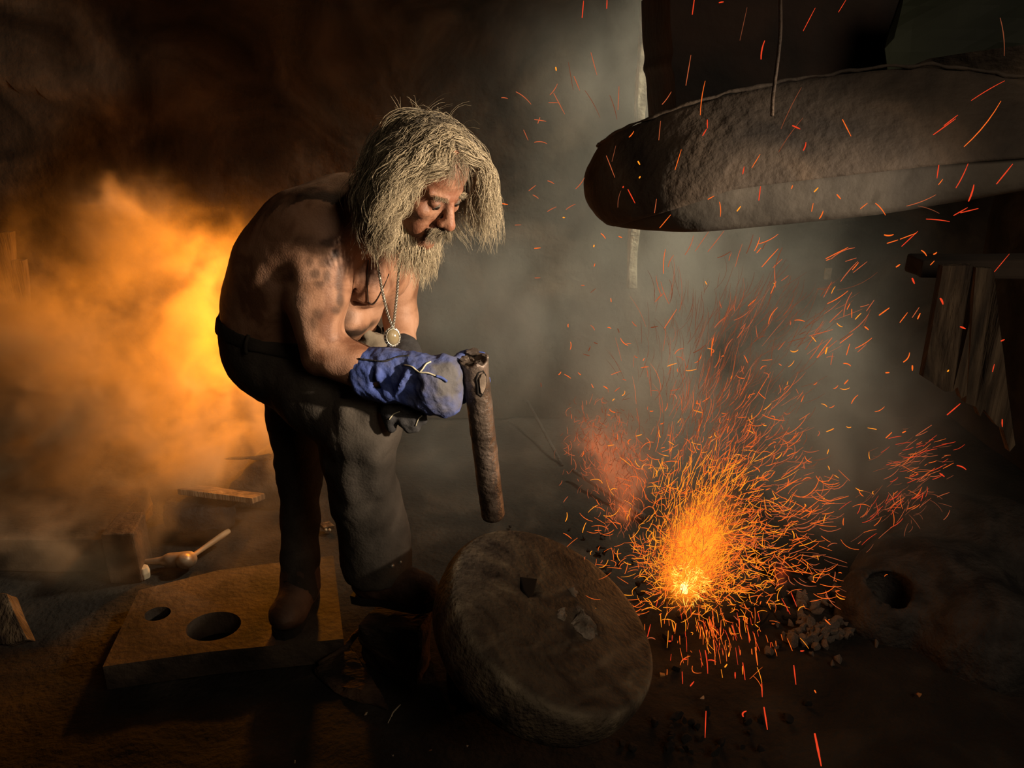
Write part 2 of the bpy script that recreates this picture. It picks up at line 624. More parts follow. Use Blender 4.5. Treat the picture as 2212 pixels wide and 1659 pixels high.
smoke('grey_smoke', 'pale grey smoke drifting between the man and the fire', (-0.55, 1.95, 0.05), (1.75, 3.35, 2.1), 0.02, [
    bl(1205, 750, 2.4, 0.30, 0.28, 0.24, 2.2),
    bl(1060, 640, 2.6, 0.34, 0.30, 0.22, 0.9),
    bl(1430, 900, 2.4, 0.26, 0.24, 0.24, 1.9),
    bl(1380, 560, 2.8, 0.35, 0.30, 0.26, 0.9),
    bl(1360, 230, 3.0, 0.35, 0.30, 0.32, 0.9),
    bl(1000, 950, 2.35, 0.28, 0.24, 0.24, 0.8),
    bl(1780, 960, 2.4, 0.20, 0.20, 0.32, 6.0),
    bl(1880, 1060, 2.35, 0.22, 0.20, 0.20, 6.0),
    bl(1700, 600, 2.6, 0.35, 0.30, 0.26, 0.5),
], 1.2, (0.92, 0.90, 0.82), noise_scale=3.0, detail=6, lo_n=0.38, hi_n=0.70, warp=0.9, base=0.07, stretch=(1.25, 1.25, 0.8), seed=(3.3, 1.2, 5.5))


# ================================================================== OBJECTS
M_iron = mat('rusty_iron', [(0.02, 0.013, 0.009), (0.06, 0.038, 0.024), (0.13, 0.075, 0.042)], scale=7, rough=0.72, bump=0.7, bump_scale=60, metal=0.25, lohi=(0.3, 0.72))
M_disc = mat('cast_iron', [(0.022, 0.015, 0.010), (0.062, 0.045, 0.030), (0.10, 0.073, 0.045), (0.19, 0.15, 0.095)], scale=7.5, rough=0.78, bump=1.0, bump_scale=80, lohi=(0.34, 0.76), dist=2.0, detail=10)
attr_mix(M_disc, 'edge_wear_light', (0.24, 0.19, 0.125), 0.8)
M_crust = mat('pale_crust', [(0.09, 0.07, 0.05), (0.26, 0.21, 0.16)], scale=30, rough=0.9, bump=0.8, bump_scale=90)
M_hood = mat('sooty_sheet_iron', [(0.013, 0.009, 0.0065), (0.040, 0.028, 0.019), (0.082, 0.054, 0.034)], scale=4.5, rough=0.85, bump=0.5, bump_scale=50, lohi=(0.3, 0.72), dist=1.0)
M_chim = mat('black_sheet', [(0.006, 0.004, 0.003), (0.03, 0.014, 0.008)], scale=4, rough=0.8, bump=0.4, bump_scale=30)
M_green = mat('dark_green_sheet', [(0.006, 0.008, 0.004), (0.02, 0.024, 0.012)], scale=3, rough=0.8)
M_plate = mat('worn_plate', [(0.016, 0.011, 0.007), (0.042, 0.029, 0.019), (0.075, 0.053, 0.035)], scale=7, rough=0.75, bump=0.5, bump_scale=60, metal=0.1)
M_char = mat('charred_wood', [(0.012, 0.008, 0.006), (0.05, 0.03, 0.019), (0.10, 0.058, 0.032)], scale=5, rough=0.9, bump=0.9, bump_scale=45, stretch=(1, 3, 3))
M_steel = mat('worn_steel', [(0.18, 0.13, 0.09), (0.36, 0.27, 0.19)], scale=14, rough=0.45, bump=0.2, metal=0.5)
M_ash = mat('grey_ash', [(0.08, 0.062, 0.05), (0.20, 0.16, 0.13), (0.36, 0.30, 0.24)], scale=16, rough=0.95, bump=0.8, bump_scale=90)
M_coal = mat('coal', [(0.012, 0.01, 0.009), (0.045, 0.038, 0.033)], scale=14, rough=0.8, bump=0.8, bump_scale=80)
M_chip = mat('pale_chip', [(0.22, 0.17, 0.11), (0.5, 0.42, 0.3)], scale=25, rough=0.9)


# ---- iron disc leaning in the foreground
def lathe(name, prof, c, nrm, mat_, parent=None, seg=72, dents=None, amp=0.0, xdir=None):
    n = Vector(nrm).normalized()
    x = (Vector((1, 0, 0)) - n * n.x).normalized() if xdir is None else (Vector(xdir) - n * n.dot(Vector(xdir))).normalized()
    y = n.cross(x)
    V, F = [], []
    for r, z in prof:
        for k in range(seg):
            a = 2 * PI * k / seg
            p = Vector((r * math.cos(a), r * math.sin(a), z))
            if amp:
                p *= 1 + amp * noise.fractal(p * 9 + Vector((5, 2, 1)), 0.9, 2, 4)
            if dents:
                for (dx, dy, dr, dd) in dents:
                    q = ((p.x - dx) ** 2 + (p.y - dy) ** 2) / (dr * dr)
                    if z > 0 and q < 4: p.z -= dd * math.exp(-q * q)
            V.append(Vector(c) + x * p.x + y * p.y + n * p.z)
    m = len(prof)
    for i in range(m - 1):
        for k in range(seg):
            a, b = i * seg + k, i * seg + (k + 1) % seg
            F.append((a, a + seg, b + seg, b))
    F.append(tuple(range(seg)))
    F.append(tuple((m - 1) * seg + k for k in range(seg))[::-1])
    return link_mesh(name, V, F, mat_, parent)


DC = P(1198, 1330, 1.53)
DN = Vector((0.454, -0.161, 0.874)).normalized()
DR = 0.258
disc = empty('iron_disc', FL(1185, 1560), 'big thick round cast iron disc leaning in front of the shoe', 'iron disc')
prof = [(DR * 0.45, -0.168), (DR * 0.72, -0.160), (DR * 0.88, -0.140), (DR * 0.97, -0.110), (DR * 1.01, -0.075), (DR * 1.02, -0.045), (DR * 1.015, -0.022), (DR * 1.0, -0.006), (DR * 0.975, 0.004), (DR * 0.945, 0.007)]
prof = prof + [(DR * k, 0.008 + 0.012 * (1 - (k / 0.93) ** 2)) for k in np.linspace(0.92, 0.02, 30)]
dx = (Vector((1, 0, 0)) - DN * DN.x).normalized(); dy = DN.cross(dx)
def on_disc(px, py):
    """disc-plane coordinates of the place seen at px, py"""
    o_ = Vector((0, 0, CAM_H)); d_ = P(px, py, 1.5) - o_
    t = (DC + DN * 0.016 - o_).dot(DN) / d_.dot(DN)
    q = o_ + d_ * t
    return q, (q - DC).dot(dx), (q - DC).dot(dy)
_, hx, hy = on_disc(1142, 1272)
_, h2x, h2y = on_disc(1248, 1352)
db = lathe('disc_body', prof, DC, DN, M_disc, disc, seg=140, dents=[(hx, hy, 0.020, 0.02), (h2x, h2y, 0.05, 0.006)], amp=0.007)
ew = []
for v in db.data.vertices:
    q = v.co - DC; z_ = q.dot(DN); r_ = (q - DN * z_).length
    a_ = math.exp(-((r_ - DR * .985) / .010) ** 2 - ((z_ - .002) / .012) ** 2) * max(0, .55 + .9 * noise.fractal(v.co * 12, .8, 2, 3))  # pale worn edge that doubles as painted rim light
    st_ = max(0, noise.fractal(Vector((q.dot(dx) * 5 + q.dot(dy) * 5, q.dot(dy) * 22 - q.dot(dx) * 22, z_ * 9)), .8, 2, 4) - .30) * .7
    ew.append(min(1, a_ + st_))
float_attr(db, 'edge_wear_light', ew)
q, _, _ = on_disc(1142, 1272)
pts = []
for (px, py) in ((1122, 1248), (1160, 1252), (1152, 1285), (1140, 1295), (1128, 1275)):
    q, _, _ = on_disc(px, py); pts += [q + DN * 0.004, q - DN * 0.012]
M_black = mat('recess_shade', [(0.004, 0.003, 0.002), (0.012, 0.009, 0.007)], scale=12, rough=0.95)  # black that stands for shade inside the disc hole and pipe groove
o = hull_obj('hole_shade', pts, M_black, disc, bevel=0.003); tag(o, 'black plug standing for the shaded hole in the disc')
def crust(name, outline, h, parent, seed):
    bm = bmesh.new(); top = []
    cs = [on_disc(px, py)[0] for px, py in outline]
    cen = sum(cs, Vector()) / len(cs)
    ring = [bm.verts.new(c + DN * 0.0) for c in cs]
    mid = [bm.verts.new(cen.lerp(c, 0.7) + DN * (h * (0.5 + 0.6 * abs(noise.noise(c * 60 + Vector((seed, 0, 0))))))) for c in cs]
    ce = bm.verts.new(cen + DN * h)
    for i in range(len(cs)):
        j = (i + 1) % len(cs)
        bm.faces.new((ring[i], ring[j], mid[j], mid[i])); bm.faces.new((mid[i], mid[j], ce))
    bmesh.ops.subdivide_edges(bm, edges=list(bm.edges), cuts=3, use_grid_fill=True)
    bmesh.ops.triangulate(bm, faces=bm.faces)
    for v in bm.verts: v.co += DN * (0.010 * noise.fractal(v.co * 55, 0.9, 2, 4)) + 0.004 * nvec(v.co * 60)
    bmesh.ops.recalc_face_normals(bm, faces=bm.faces)
    return bm_obj(name, bm, M_crust, parent, smooth=False)
tag(crust('crust', [(1236, 1288), (1248, 1300), (1262, 1326), (1285, 1350), (1290, 1375), (1270, 1382), (1245, 1360), (1234, 1345), (1246, 1325)], 0.012, disc, 1), 'pale crust of slag stuck to the disc')
tag(crust('crust', [(1226, 1276), (1240, 1268), (1250, 1284), (1240, 1296)], 0.006, disc, 3), 'small pale crust at the upper tip of the larger one')
tag(crust('crust', [(1200, 1320), (1218, 1316), (1228, 1332), (1216, 1342), (1203, 1336)], 0.008, disc, 2), 'small pale crust beside the larger one')

# ---- forge hood
def loft(rows, mat_, name, parent):
    n = len(rows[0]); V = [p for r in rows for p in r]
    F = [(i * n + k, i * n + k + 1, (i + 1) * n + k + 1, (i + 1) * n + k) for i in range(len(rows) - 1) for k in range(n - 1)]
    return link_mesh(name, V, F, mat_, parent)


B = bezier([P(1345, 478, 2.2), P(1320, 478, 2.0), P(1314, 483, 1.86), P(1345, 494, 1.76), P(1500, 503, 1.63), P(1700, 487, 1.58), P(1900, 465, 1.56), P(2060, 441, 1.56), P(2330, 395, 1.56)], 14)
T = bezier([P(1345, 290, 2.2), P(1300, 312, 2.0), P(1292, 318, 1.90), P(1330, 290, 1.83), P(1460, 238, 1.74), P(1650, 188, 1.70), P(1900, 152, 1.68), P(2060, 150, 1.68), P(2330, 190, 1.68)], 14)
hood = empty('forge_hood', P(1750, 480, 1.9), 'large boat shaped sheet iron hood hanging over the fire', 'forge hood')
n = len(B)
def hood_pt(i, t, off=0.0):
    b, tp = B[i], T[i]
    d = (B[min(i + 1, n - 1)] - B[max(i - 1, 0)]); d.z = 0; d.normalize()
    out = Vector((d.y, -d.x, 0))
    p = b.lerp(tp, t) + out * (0.05 * math.sin(PI * min(1, t ** 0.8)) + off)
    return p + out * 0.006 * noise.fractal(p * 6, 0.8, 2, 4)
def band(i):
    x = i / (n - 1)
    return 0.30 * min(1.0, max(0.0, (x - 0.36) / 0.2)) + 0.02
rows = []
for j in range(25):
    rows.append([hood_pt(i, band(i) + (1 - band(i)) * j / 24) for i in range(n)])
rows.insert(0, [hood_pt(i, band(i), -0.02) for i in range(n)])
back = [T[i] + Vector((0.05, 0.30, -0.10)) for i in range(n)]
rows.append([T[i] + Vector((0.01, 0.05, 0.0)) for i in range(n)]); rows.append(back); rows.append([Vector((back[i].x, back[i].y + 0.1, B[i].z)) for i in range(n)])
loft(rows, M_hood, 'hood_shell', hood)
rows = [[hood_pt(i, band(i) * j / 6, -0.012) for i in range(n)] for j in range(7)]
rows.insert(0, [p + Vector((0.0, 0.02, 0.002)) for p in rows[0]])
tag(loft(rows, mat('lit_skirt', [(0.026, 0.021, 0.016), (0.06, 0.049, 0.037)], scale=5, rough=0.85, bump=0.3), 'hood_skirt', hood), 'paler lower band along the hood edge')  # paler colour stands for the smoky light this band catches
# ragged rim strip along the top edge
rim = [T[i] + Vector((0, -0.004, 0.004 + 0.006 * noise.noise(T[i] * 30))) for i in range(10, n)]
tube('hood_rim', rim, [0.0035 + 0.003 * noise.noise(p * 40) for p in rim], M_hood, hood, sides=6)
# chimney plate behind the hood, with a ragged left edge
ed = [P(1447, -40, 2.02), P(1449, 60, 2.02), P(1454, 110, 2.02), P(1450, 140, 2.02), P(1457, 165, 2.02), P(1461, 235, 2.02), P(1466, 330, 2.02)]
ed = bezier(ed, 6)
V, F = [], []
for p in ed:
    V += [p, Vector((1.75, 2.02, p.z)), Vector((1.75, 2.45, p.z)), Vector((p.x, 2.45, p.z))]
for i in range(len(ed) - 1):
    for k in range(4):
        a, b = i * 4 + k, i * 4 + (k + 1) % 4
        F.append((a, a + 4, b + 4, b))
F += [(0, 1, 2, 3), tuple(len(V) - 4 + k for k in range(4))[::-1]]
chim = link_mesh('chimney', V, F, M_chim, smooth=False)
tag(chim, 'dark square sheet metal chimney rising above the hood', 'chimney')
strap = bezier([P(1685, -30, 1.64), P(1686, 60, 1.64), P(1681, 120, 1.63), P(1674, 175, 1.62), P(1669, 215, 1.60), P(1668, 250, 1.585)], 8)
o = tube('hanger_rod', strap, 0.0036, M_iron, sides=8); tag(o, 'thin bent iron rod hanging down onto the hood', 'hanger rod')

# dark sheets at the upper right
def sheet(name, outline, mat_, label, cat, th=0.008, wob=0.01, parent=None):
    bm = bmesh.new()
    a = [bm.verts.new(p) for p in outline]
    f = bm.faces.new(a)
    bmesh.ops.triangulate(bm, faces=[f])
    for _ in range(3):
        bmesh.ops.subdivide_edges(bm, edges=list(bm.edges), cuts=1, use_grid_fill=True)
        bmesh.ops.triangulate(bm, faces=bm.faces)
    for v in bm.verts: v.co.y += wob * noise.fractal(v.co * 6, 0.8, 2, 3)
    r = bmesh.ops.extrude_face_region(bm, geom=list(bm.faces))
    for v in r['geom']:
        if isinstance(v, bmesh.types.BMVert): v.co.y += th
    bmesh.ops.recalc_face_normals(bm, faces=bm.faces)
    o = bm_obj(name, bm, mat_, parent, smooth=False)
    return tag(o, label, cat) if label else o


sheet('metal_sheet', [P(1912, 160, 1.88), P(1912, 105, 1.86), P(1935, 82, 1.84), P(1960, -40, 1.84), P(2300, -40, 1.84), P(2300, 175, 1.88)], M_green, 'blackish green sheet hanging above the hood end', 'sheet', wob=0.02)
sheet('canvas_flap', [P(1946, 152, 1.72), P(2012, 126, 1.70), P(2100, 112, 1.68), P(2250, 92, 1.66), P(2250, 190, 1.70), P(2120, 166, 1.72), P(2030, 154, 1.73)], M_hood, 'dim brown folded flap lying along the hood top', 'flap', wob=0.012)

# broken boards hanging at the right
M_board = mat('dark_old_board', [(0.016, 0.010, 0.006), (0.045, 0.029, 0.017), (0.085, 0.058, 0.035)], scale=5, rough=0.85, bump=0.8, bump_scale=20, stretch=(9, 9, 0.7))


def board(outline_px, Y, label, th=0.02, rot=0.0):
    pts = [P(x, y, Y + (0.0 if y < 700 else -0.03)) for x, y in outline_px]
    return sheet('hanging_board', pts, M_board, label, 'board', th=th, wob=0.004)


board([(2037, 575), (2102, 573), (2094, 700), (2089, 855), (2083, 842), (2078, 862), (2068, 836), (2058, 846), (2040, 846), (2016, 828), (1995, 815), (2018, 690)], 1.72, 'brown board with splintered lower end hanging beside the smoke')
board([(2108, 578), (2146, 580), (2158, 700), (2178, 850), (2192, 960), (2180, 975), (2168, 930), (2152, 918), (2126, 885), (2118, 900), (2110, 880), (2088, 872), (2096, 760)], 1.76, 'darker longer board with a jagged burnt end at the dark wall')

# ---- left: iron plate with two holes
SZ = 0.07
def FP(px, py): return FL(px, py, SZ)
def holes_plate():
    bm = bmesh.new()
    out = [FP(222, 1440), FP(300, 1275), FP(470, 1232), FP(720, 1200), FP(742, 1380), FP(450, 1408)]
    def ellipse(cx, cy, rx, ry, ang, n=28):
        return [FP(cx + rx * math.cos(t) * math.cos(ang) - ry * math.sin(t) * math.sin(ang), cy + rx * math.cos(t) * math.sin(ang) + ry * math.sin(t) * math.cos(ang)) for t in [2 * PI * k / n for k in range(n)]]
    hs = [ellipse(340, 1326, 30, 14, -0.25), ellipse(461, 1353, 61, 30, -0.2)]
    E_ = []
    for loop in [out] + hs:
        vs_ = [bm.verts.new(p) for p in loop]
        E_ += [bm.edges.new((vs_[i], vs_[(i + 1) % len(vs_)])) for i in range(len(vs_))]
    bmesh.ops.triangle_fill(bm, use_beauty=True, edges=E_)
    bm.normal_update()
    if sum(f.normal.z for f in bm.faces) < 0: bmesh.ops.reverse_faces(bm, faces=bm.faces)
    r = bmesh.ops.extrude_face_region(bm, geom=list(bm.faces))
    for v in r['geom']:
        if isinstance(v, bmesh.types.BMVert): v.co.z -= SZ + 0.002
    bmesh.ops.recalc_face_normals(bm, faces=bm.faces)
    o = bm_obj('perforated_plate', bm, M_plate, None, smooth=False)
    return tag(o, 'thick iron plate with two round holes on the floor', 'iron plate')
holes_plate()

# upright block beside the plate
b0, b1 = FL(238, 1262), FL(308, 1258)
h = P(238, 1155, b0.y).z
t0, t1 = FL(258, 1105, h), FL(313, 1106, h)
pts = [b0, b1, b0 + Vector((0, 0, h)), b1 + Vector((-0.004, 0, h * 0.98)), t0, t1, Vector((t0.x, t0.y, 0)), Vector((t1.x, t1.y, 0))]
tag(hull_obj('iron_block', pts, M_iron, bevel=0.006, cuts=2, rough=0.003, seed=3), 'dark upright rectangular block standing left of the hammer', 'block')
# low bench edge going left from the block
b0, b1 = FL(60, 1255), FL(232, 1250)
h = P(150, 1166, b0.y + 0.05).z
pts = [Vector((x, y, z)) for x in (-1.9, b1.x - 0.02) for y in (b0.y + 0.05, b0.y + 0.42) for z in (0, h)]
tag(hull_obj('low_bench', pts, M_plate, bevel=0.008, cuts=3, rough=0.006, seed=8), 'low dark slab bench at the left edge behind the upright block', 'bench')
# hammer
hm = empty('hammer', FL(395, 1222), 'hammer with a pale wooden handle lying on the floor behind the plate', 'hammer')
a, b = FL(400, 1212, 0.045), FL(494, 1147, 0.045)
d = (b - a)
pts = [a + d * t for t in np.linspace(-0.06, 1, 12)]
M_handle = mat('pale_handle', [(0.22, 0.13, 0.07), (0.42, 0.27, 0.15)], scale=6, rough=0.5, stretch=(1, 1, 8))
tube('handle', pts, [0.009, 0.009, 0.0085, 0.008, 0.008, 0.0085, 0.009, 0.0095, 0.01, 0.0105, 0.0105, 0.009], M_handle, hm, sides=10)
s = Solid((a.x - 0.25, a.y - 0.2, -0.01), (a.x + 0.12, a.y + 0.2, 0.12), 0.004)
e0, e1 = FL(308, 1214, 0.035), FL(408, 1208, 0.035)
s.cone(e0, e0.lerp(e1, 0.6), 0.008, 0.016, 0.01); s.cone(e0.lerp(e1, 0.6), e1, 0.024, 0.026, 0.012); s.ball(a, 0.026, 0.012)
V, Q = s.mesh(2)
link_mesh('hammer_head', V, Q, M_steel, hm)
# plank lying behind
Yp = 2.42
c = [P(382, 1056, Yp), P(545, 1076, Yp - 0.02), P(572, 1066, Yp + 0.14), P(430, 1048, Yp + 0.2)]
pts = c + [p - Vector((0, 0, 0.022)) for p in c]
tag(hull_obj('plank', pts, M_oldwood, bevel=0.003, cuts=2, rough=0.002, seed=5), 'short flat plank resting on a dark stone left of the far leg', 'plank')
c0 = P(440, 1066, Yp + 0.1)
pts = box_pts((c0.x - 0.02, c0.y, (c0.z - 0.022) / 2 - 0.006), 0.22, 0.13, c0.z - 0.02, 0.2)
tag(hull_obj('stone', pts, M_coal, bevel=0.02, cuts=3, rough=0.012, seed=6, smooth=True), 'dark low stone under the flat plank', 'stone')
# leaning slab behind the far leg
Ym = 2.62
o_ = [P(488, 1052, Ym), P(556, 992, Ym + 0.05), P(585, 983, Ym + 0.06), P(640, 983, Ym + 0.06), P(660, 1075, Ym)]
g0 = [Vector((p.x, p.y + 0.25, max(0, p.z - 0.02))) for p in o_]
pts = o_ + g0 + [Vector((o_[0].x, Ym, 0)), Vector((o_[-1].x, Ym, 0)), Vector((o_[0].x, Ym + 0.3, 0)), Vector((o_[-1].x, Ym + 0.3, 0))]
tag(hull_obj('rock_slab', pts, M_coal, bevel=0.015, cuts=3, rough=0.01, seed=2, smooth=True), 'sloping dark slab against the orange smoke behind the far leg', 'slab')
# fragment at the lower left edge
pts = [P(0, 1282, 1.55), P(14, 1283, 1.55), P(56, 1380, 1.50), P(10, 1392, 1.50), P(-30, 1390, 1.5)]
pts = pts + [p + Vector((0, 0.03, -0.03)) for p in pts]
tag(hull_obj('broken_board', pts, M_oldwood, bevel=0.003, cuts=2, rough=0.003, seed=12), 'narrow broken board leaning at the lower left edge', 'board')
b0 = FL(-30, 1420); 
# white chunk under the block
p = FL(311, 1235, 0.02)
tag(hull_obj('white_stone', [p + Vector((0.017 * math.cos(a) * r, 0.02 * math.sin(a) * r, z)) for a in np.linspace(0, 6, 8) for r, z in ((1, -0.02), (0.8, 0.018), (1.1, 0.0))], M_chip, bevel=0.003), 'small whitish stone at the foot of the upright block', 'stone')

# ---- blocks of split wood under the shoe
def wood_block(outline, Yf, depth, label, seed, mat_=M_char, top=None):
    f = [P(x, y, Yf + dy) for x, y, dy in outline]
    pts = f + [p + Vector((0.02, depth, 0)) for p in f]
    return tag(hull_obj('wood_block', pts, mat_, bevel=0.006, cuts=3, rough=0.008, seed=seed), label, 'wood block')


SHOE_Z = P(850, 1302, 1.70).z
top = [FL(772, 1350, .165), FL(820, 1300, .165), FL(935, 1312, .185), FL(905, 1365, .175)]
bot = [FL(780, 1425), FL(900, 1500), FL(930, 1420), FL(830, 1380)]
tag(hull_obj('wood_block', top + bot, M_char, bevel=0.006, cuts=3, rough=0.010, seed=21), 'charred upright wood block under the man’s front shoe', 'wood block')
pts = [FL(676, 1452, 0.0), FL(686, 1440, 0.02), FL(752, 1392, 0.045), FL(768, 1412, 0.05), FL(810, 1470, 0.04), FL(850, 1540, 0.0), FL(720, 1500, 0.0), FL(745, 1420, 0)]
tag(hull_obj('split_log', pts, M_char, bevel=0.005, cuts=3, rough=0.010, seed=22), 'flat piece of split wood with a reddish edge left of the wood block', 'log')
a, b = FL(690, 1436, 0.012), FL(800, 1345, 0.085)
pts = bezier([a, a.lerp(b, 0.4) + Vector((0.012, 0, 0.0)), a.lerp(b, 0.7), b], 6)
tag(tube('branch', pts, [0.008 + 0.006 * abs(noise.noise(p * 20)) for p in pts], M_char, sides=8), 'thin charred stick along the left of the wood block', 'stick')
# support behind the disc
pts = [DC - DN * 0.185 + Vector(v) for v in ((-0.17, 0.05, 0.08), (-0.04, 0.09, 0.01), (-0.17, 0.17, 0.08), (-0.03, 0.18, 0.01))]
pts += [Vector((p.x, p.y, 0)) for p in pts]
tag(hull_obj('prop_stone', pts, M_coal, bevel=0.015, cuts=3, rough=0.008, seed=31, smooth=True), 'dark stone propping up the raised side of the iron disc', 'stone')

# ---- poker across the small fire
a, b = FL(1275, 1040, 0.03), FL(1392, 1117, 0.015)
pk = [a.lerp(b, t) for t in np.linspace(-0.35, 1.0, 14)]
tag(tube('poker', pk, [0.008] * 9 + [0.009, 0.010, 0.011, 0.012, 0.013], M_coal, sides=8), 'dark iron bar lying across the small flames', 'poker')
# two faint bars leaning behind the small fire
tag(tube('iron_rod', [P(1140, 868, 3.42), FL(1215, 1005, 0.0)], 0.007, M_coal, sides=8), 'thin dark rod leaning in the smoke right of the pipe', 'rod')

# ---- forge hearth rubble: ash lumps, coals
def rock_mesh(name, mat_, seed, flat=1.0, sub=2):
    bm = bmesh.new()
    bmesh.ops.create_icosphere(bm, subdivisions=sub, radius=1.0)
    o = Vector((seed * 7.3, seed * 2.9, seed))
    for v in bm.verts:
        v.co *= 1 + 0.55 * noise.fractal(v.co * 1.1 + o, 0.9, 2, 3)
        v.co = Vector((v.co.x, v.co.y * (0.7 + 0.3 * noise.noise(o)), v.co.z * flat))
    # flatten a few facets so it looks broken, not rounded
    for k in range(9):
        d = Vector((noise.noise(o + Vector((k, 0, 0))), noise.noise(o + Vector((0, k, 0))), noise.noise(o + Vector((0, 0, k))))).normalized()
        for v in bm.verts:
            q = v.co.dot(d)
            if q > 0.45: v.co -= d * (q - 0.45)
    me = bpy.data.meshes.new(name)
    bm.to_mesh(me); bm.free()
    me.materials.append(mat_)
    return me


ash_meshes = [rock_mesh('ash_lump', M_ash, s_, 0.8, 2) for s_ in range(7)]
coal_meshes = [rock_mesh('coal_lump', M_coal, s_ + 20, 0.8, 2) for s_ in range(6)]


def scatter(n, meshes, name, pick, size, label, cat, group, lift=0.3):
    for i in range(n):
        p = pick()
        if p is None: continue
        o = bpy.data.objects.new(name, random.choice(meshes))
        r = size() 
        o.location = (p.x, p.y, max(floor_z(p.x, p.y), 0) * 0.5 + p.z + r * lift)
        o.scale = (r * random.uniform(.7, 1.3), r * random.uniform(.7, 1.3), r * random.uniform(.6, 1.0))
        o.rotation_euler = (random.uniform(0, 6), random.uniform(0, 6), random.uniform(0, 6))
        COL.objects.link(o)
        tag(o, label, cat, group)


def gauss_px(cx, cy, sx, sy, hump=0.0):
    def f():
        x, y = random.gauss(cx, sx), random.gauss(cy, sy)
        q = math.exp(-((x - cx) / sx) ** 2 / 2 - ((y - cy) / sy) ** 2 / 2)
        return FL(x, y, hump * q)
    return f


scatter(95, ash_meshes, 'ash_lump', gauss_px(1765, 1350, 48, 36, 0.03), lambda: random.uniform(0.010, 0.026), 'pale brown ash lump in the heap right of the sparks', 'ash lump', 'ash lumps heaped right of the sparks')
scatter(70, coal_meshes, 'coal_lump', gauss_px(1640, 1300, 130, 60, 0.02), lambda: random.uniform(0.012, 0.03), 'black coal lump in the hearth under the sparks', 'coal', 'coals in the hearth under the sparks')
scatter(40, coal_meshes, 'coal_lump', gauss_px(1230, 1205, 90, 26, 0.0), lambda: random.uniform(0.006, 0.017), 'dark cinder on the ground behind the iron disc', 'cinder', 'cinders behind the iron disc')
scatter(34, coal_meshes, 'coal_lump', gauss_px(1520, 1590, 120, 40, 0.0), lambda: random.uniform(0.007, 0.02), 'dark cinder on the floor in front of the hearth', 'cinder', 'cinders on the floor before the hearth')
# dark mound with a hollow at the right of the hearth
s = Solid((0.75, 1.55, -0.05), (1.75, 2.75, 0.5), 0.014)
for px, py, r, z in ((1900, 1270, 0.13, 0.02), (1985, 1240, 0.17, 0.02), (2060, 1260, 0.16, 0.03), (2120, 1330, 0.18, 0.0), (1930, 1200, 0.12, 0.03), (2020, 1150, 0.16, 0.06), (2130, 1180, 0.2, 0.05)):
    p = FL(px, py + 60); s.ball((p.x, p.y, z), r, 0.06)
p = FL(1900, 1330); s.ball((p.x, p.y - 0.02, 0.08), 0.07, 0.02, cut=True)
V, Q = s.mesh(1)
V = V + 0.012 * np.array([nvec(Vector(v) * 16) for v in V])
tag(link_mesh('cinder_mound', V, Q, M_coal), 'black mound of cinders with a hollow right of the ash heap', 'cinder mound')

# ---- small chips on the dark floor
chips = [(1985, 1500, 11, 'orange brown wood chip lying alone on the black floor at lower right', (0.5, 0.2, 0.06)),
         (791, 1542, 4, 'tiny whitish heart shaped chip left of the straw', None), (1432, 1458, 7, 'yellowish brown chip beside the right edge of the disc', (0.45, 0.25, 0.09)),
         (1222, 1197, 11, 'pale flat flake behind the top of the disc', (0.2, 0.17, 0.14)), (849, 1632, 3, 'tiny pale crumb at the bottom edge below the straw', None),
         (639, 1646, 4, 'thin pale sliver at the bottom edge left of the crumb', None), (1010, 1613, 3, 'tiny pale crumb below the front of the disc', None), (930, 1622, 4, 'reddish brown crumb at the bottom edge left of the disc', (0.2, 0.08, 0.03)),
         (1290, 1235, 6, 'grey flake right of the pale flake behind the disc', (0.14, 0.12, 0.1)), (1516, 1508, 6, 'pale curl of bark below the sparks', None)]
for i, (px, py, r, lab, c_) in enumerate(chips):
    p = FL(px, py, 0.006)
    k = r * mpp(p)
    m_ = M_chip if c_ is None else mat('chip_colour', [tuple(x * 0.6 for x in c_), c_], scale=30, rough=0.9)
    pts = [p + Vector((k * random.uniform(-1, 1), k * random.uniform(-1.2, 1.2), k * random.uniform(-0.3, 0.8))) for _ in range(9)]
    tag(hull_obj('chip', pts, m_, bevel=k * 0.08), lab, 'chip')
pts = bezier([FL(838, 1562, 0.004), FL(846, 1546, 0.01), FL(850, 1538, 0.012), FL(865, 1522, 0.014)], 5)
tag(tube('straw', pts, [0.0009] * 5 + [0.0016] * (len(pts) - 7) + [0.0012] * 2, M_chip, sides=6), 'pale bent straw lying on the black floor', 'straw')
# board scrap with two bright beads seen between the legs
c = [FL(688, 1136, 0.01), FL(712, 1132, 0.01), FL(724, 1142, 0.01), FL(700, 1146, 0.01)]
tag(hull_obj('wood_scrap', c + [p + Vector((0, 0, 0.012)) for p in c], M_oldwood, bevel=0.002), 'little wood scrap on the floor seen between the legs', 'wood scrap')
for px in (704, 712):
    p = FL(px, 1145, 0.012)
    bm = bmesh.new(); bmesh.ops.create_icosphere(bm, subdivisions=2, radius=0.0055, matrix=Matrix.Translation(p))
    tag(bm_obj('bead', bm, M_chip), 'tiny pale bead beside the scrap between the legs' if px == 704 else 'second tiny pale bead, right of the other between the legs', 'bead')
# pale tag on the wall under the hood
p = P(1788, 591, 3.46)
tag(hull_obj('wall_tag', box_pts(p, 0.03, 0.012, 0.05), M_white, bevel=0.003), 'small pale rectangular tag on the rear wall below the hood', 'tag')


# ================================================================== PERSON
RG = np.array((-0.42, -0.9075, 0.0))      # the man's right, on the ground plane
FW = np.array((0.9075, -0.42, 0.0))       # where his body faces
A = lambda px, py, Y: np.array(P(px, py, Y))

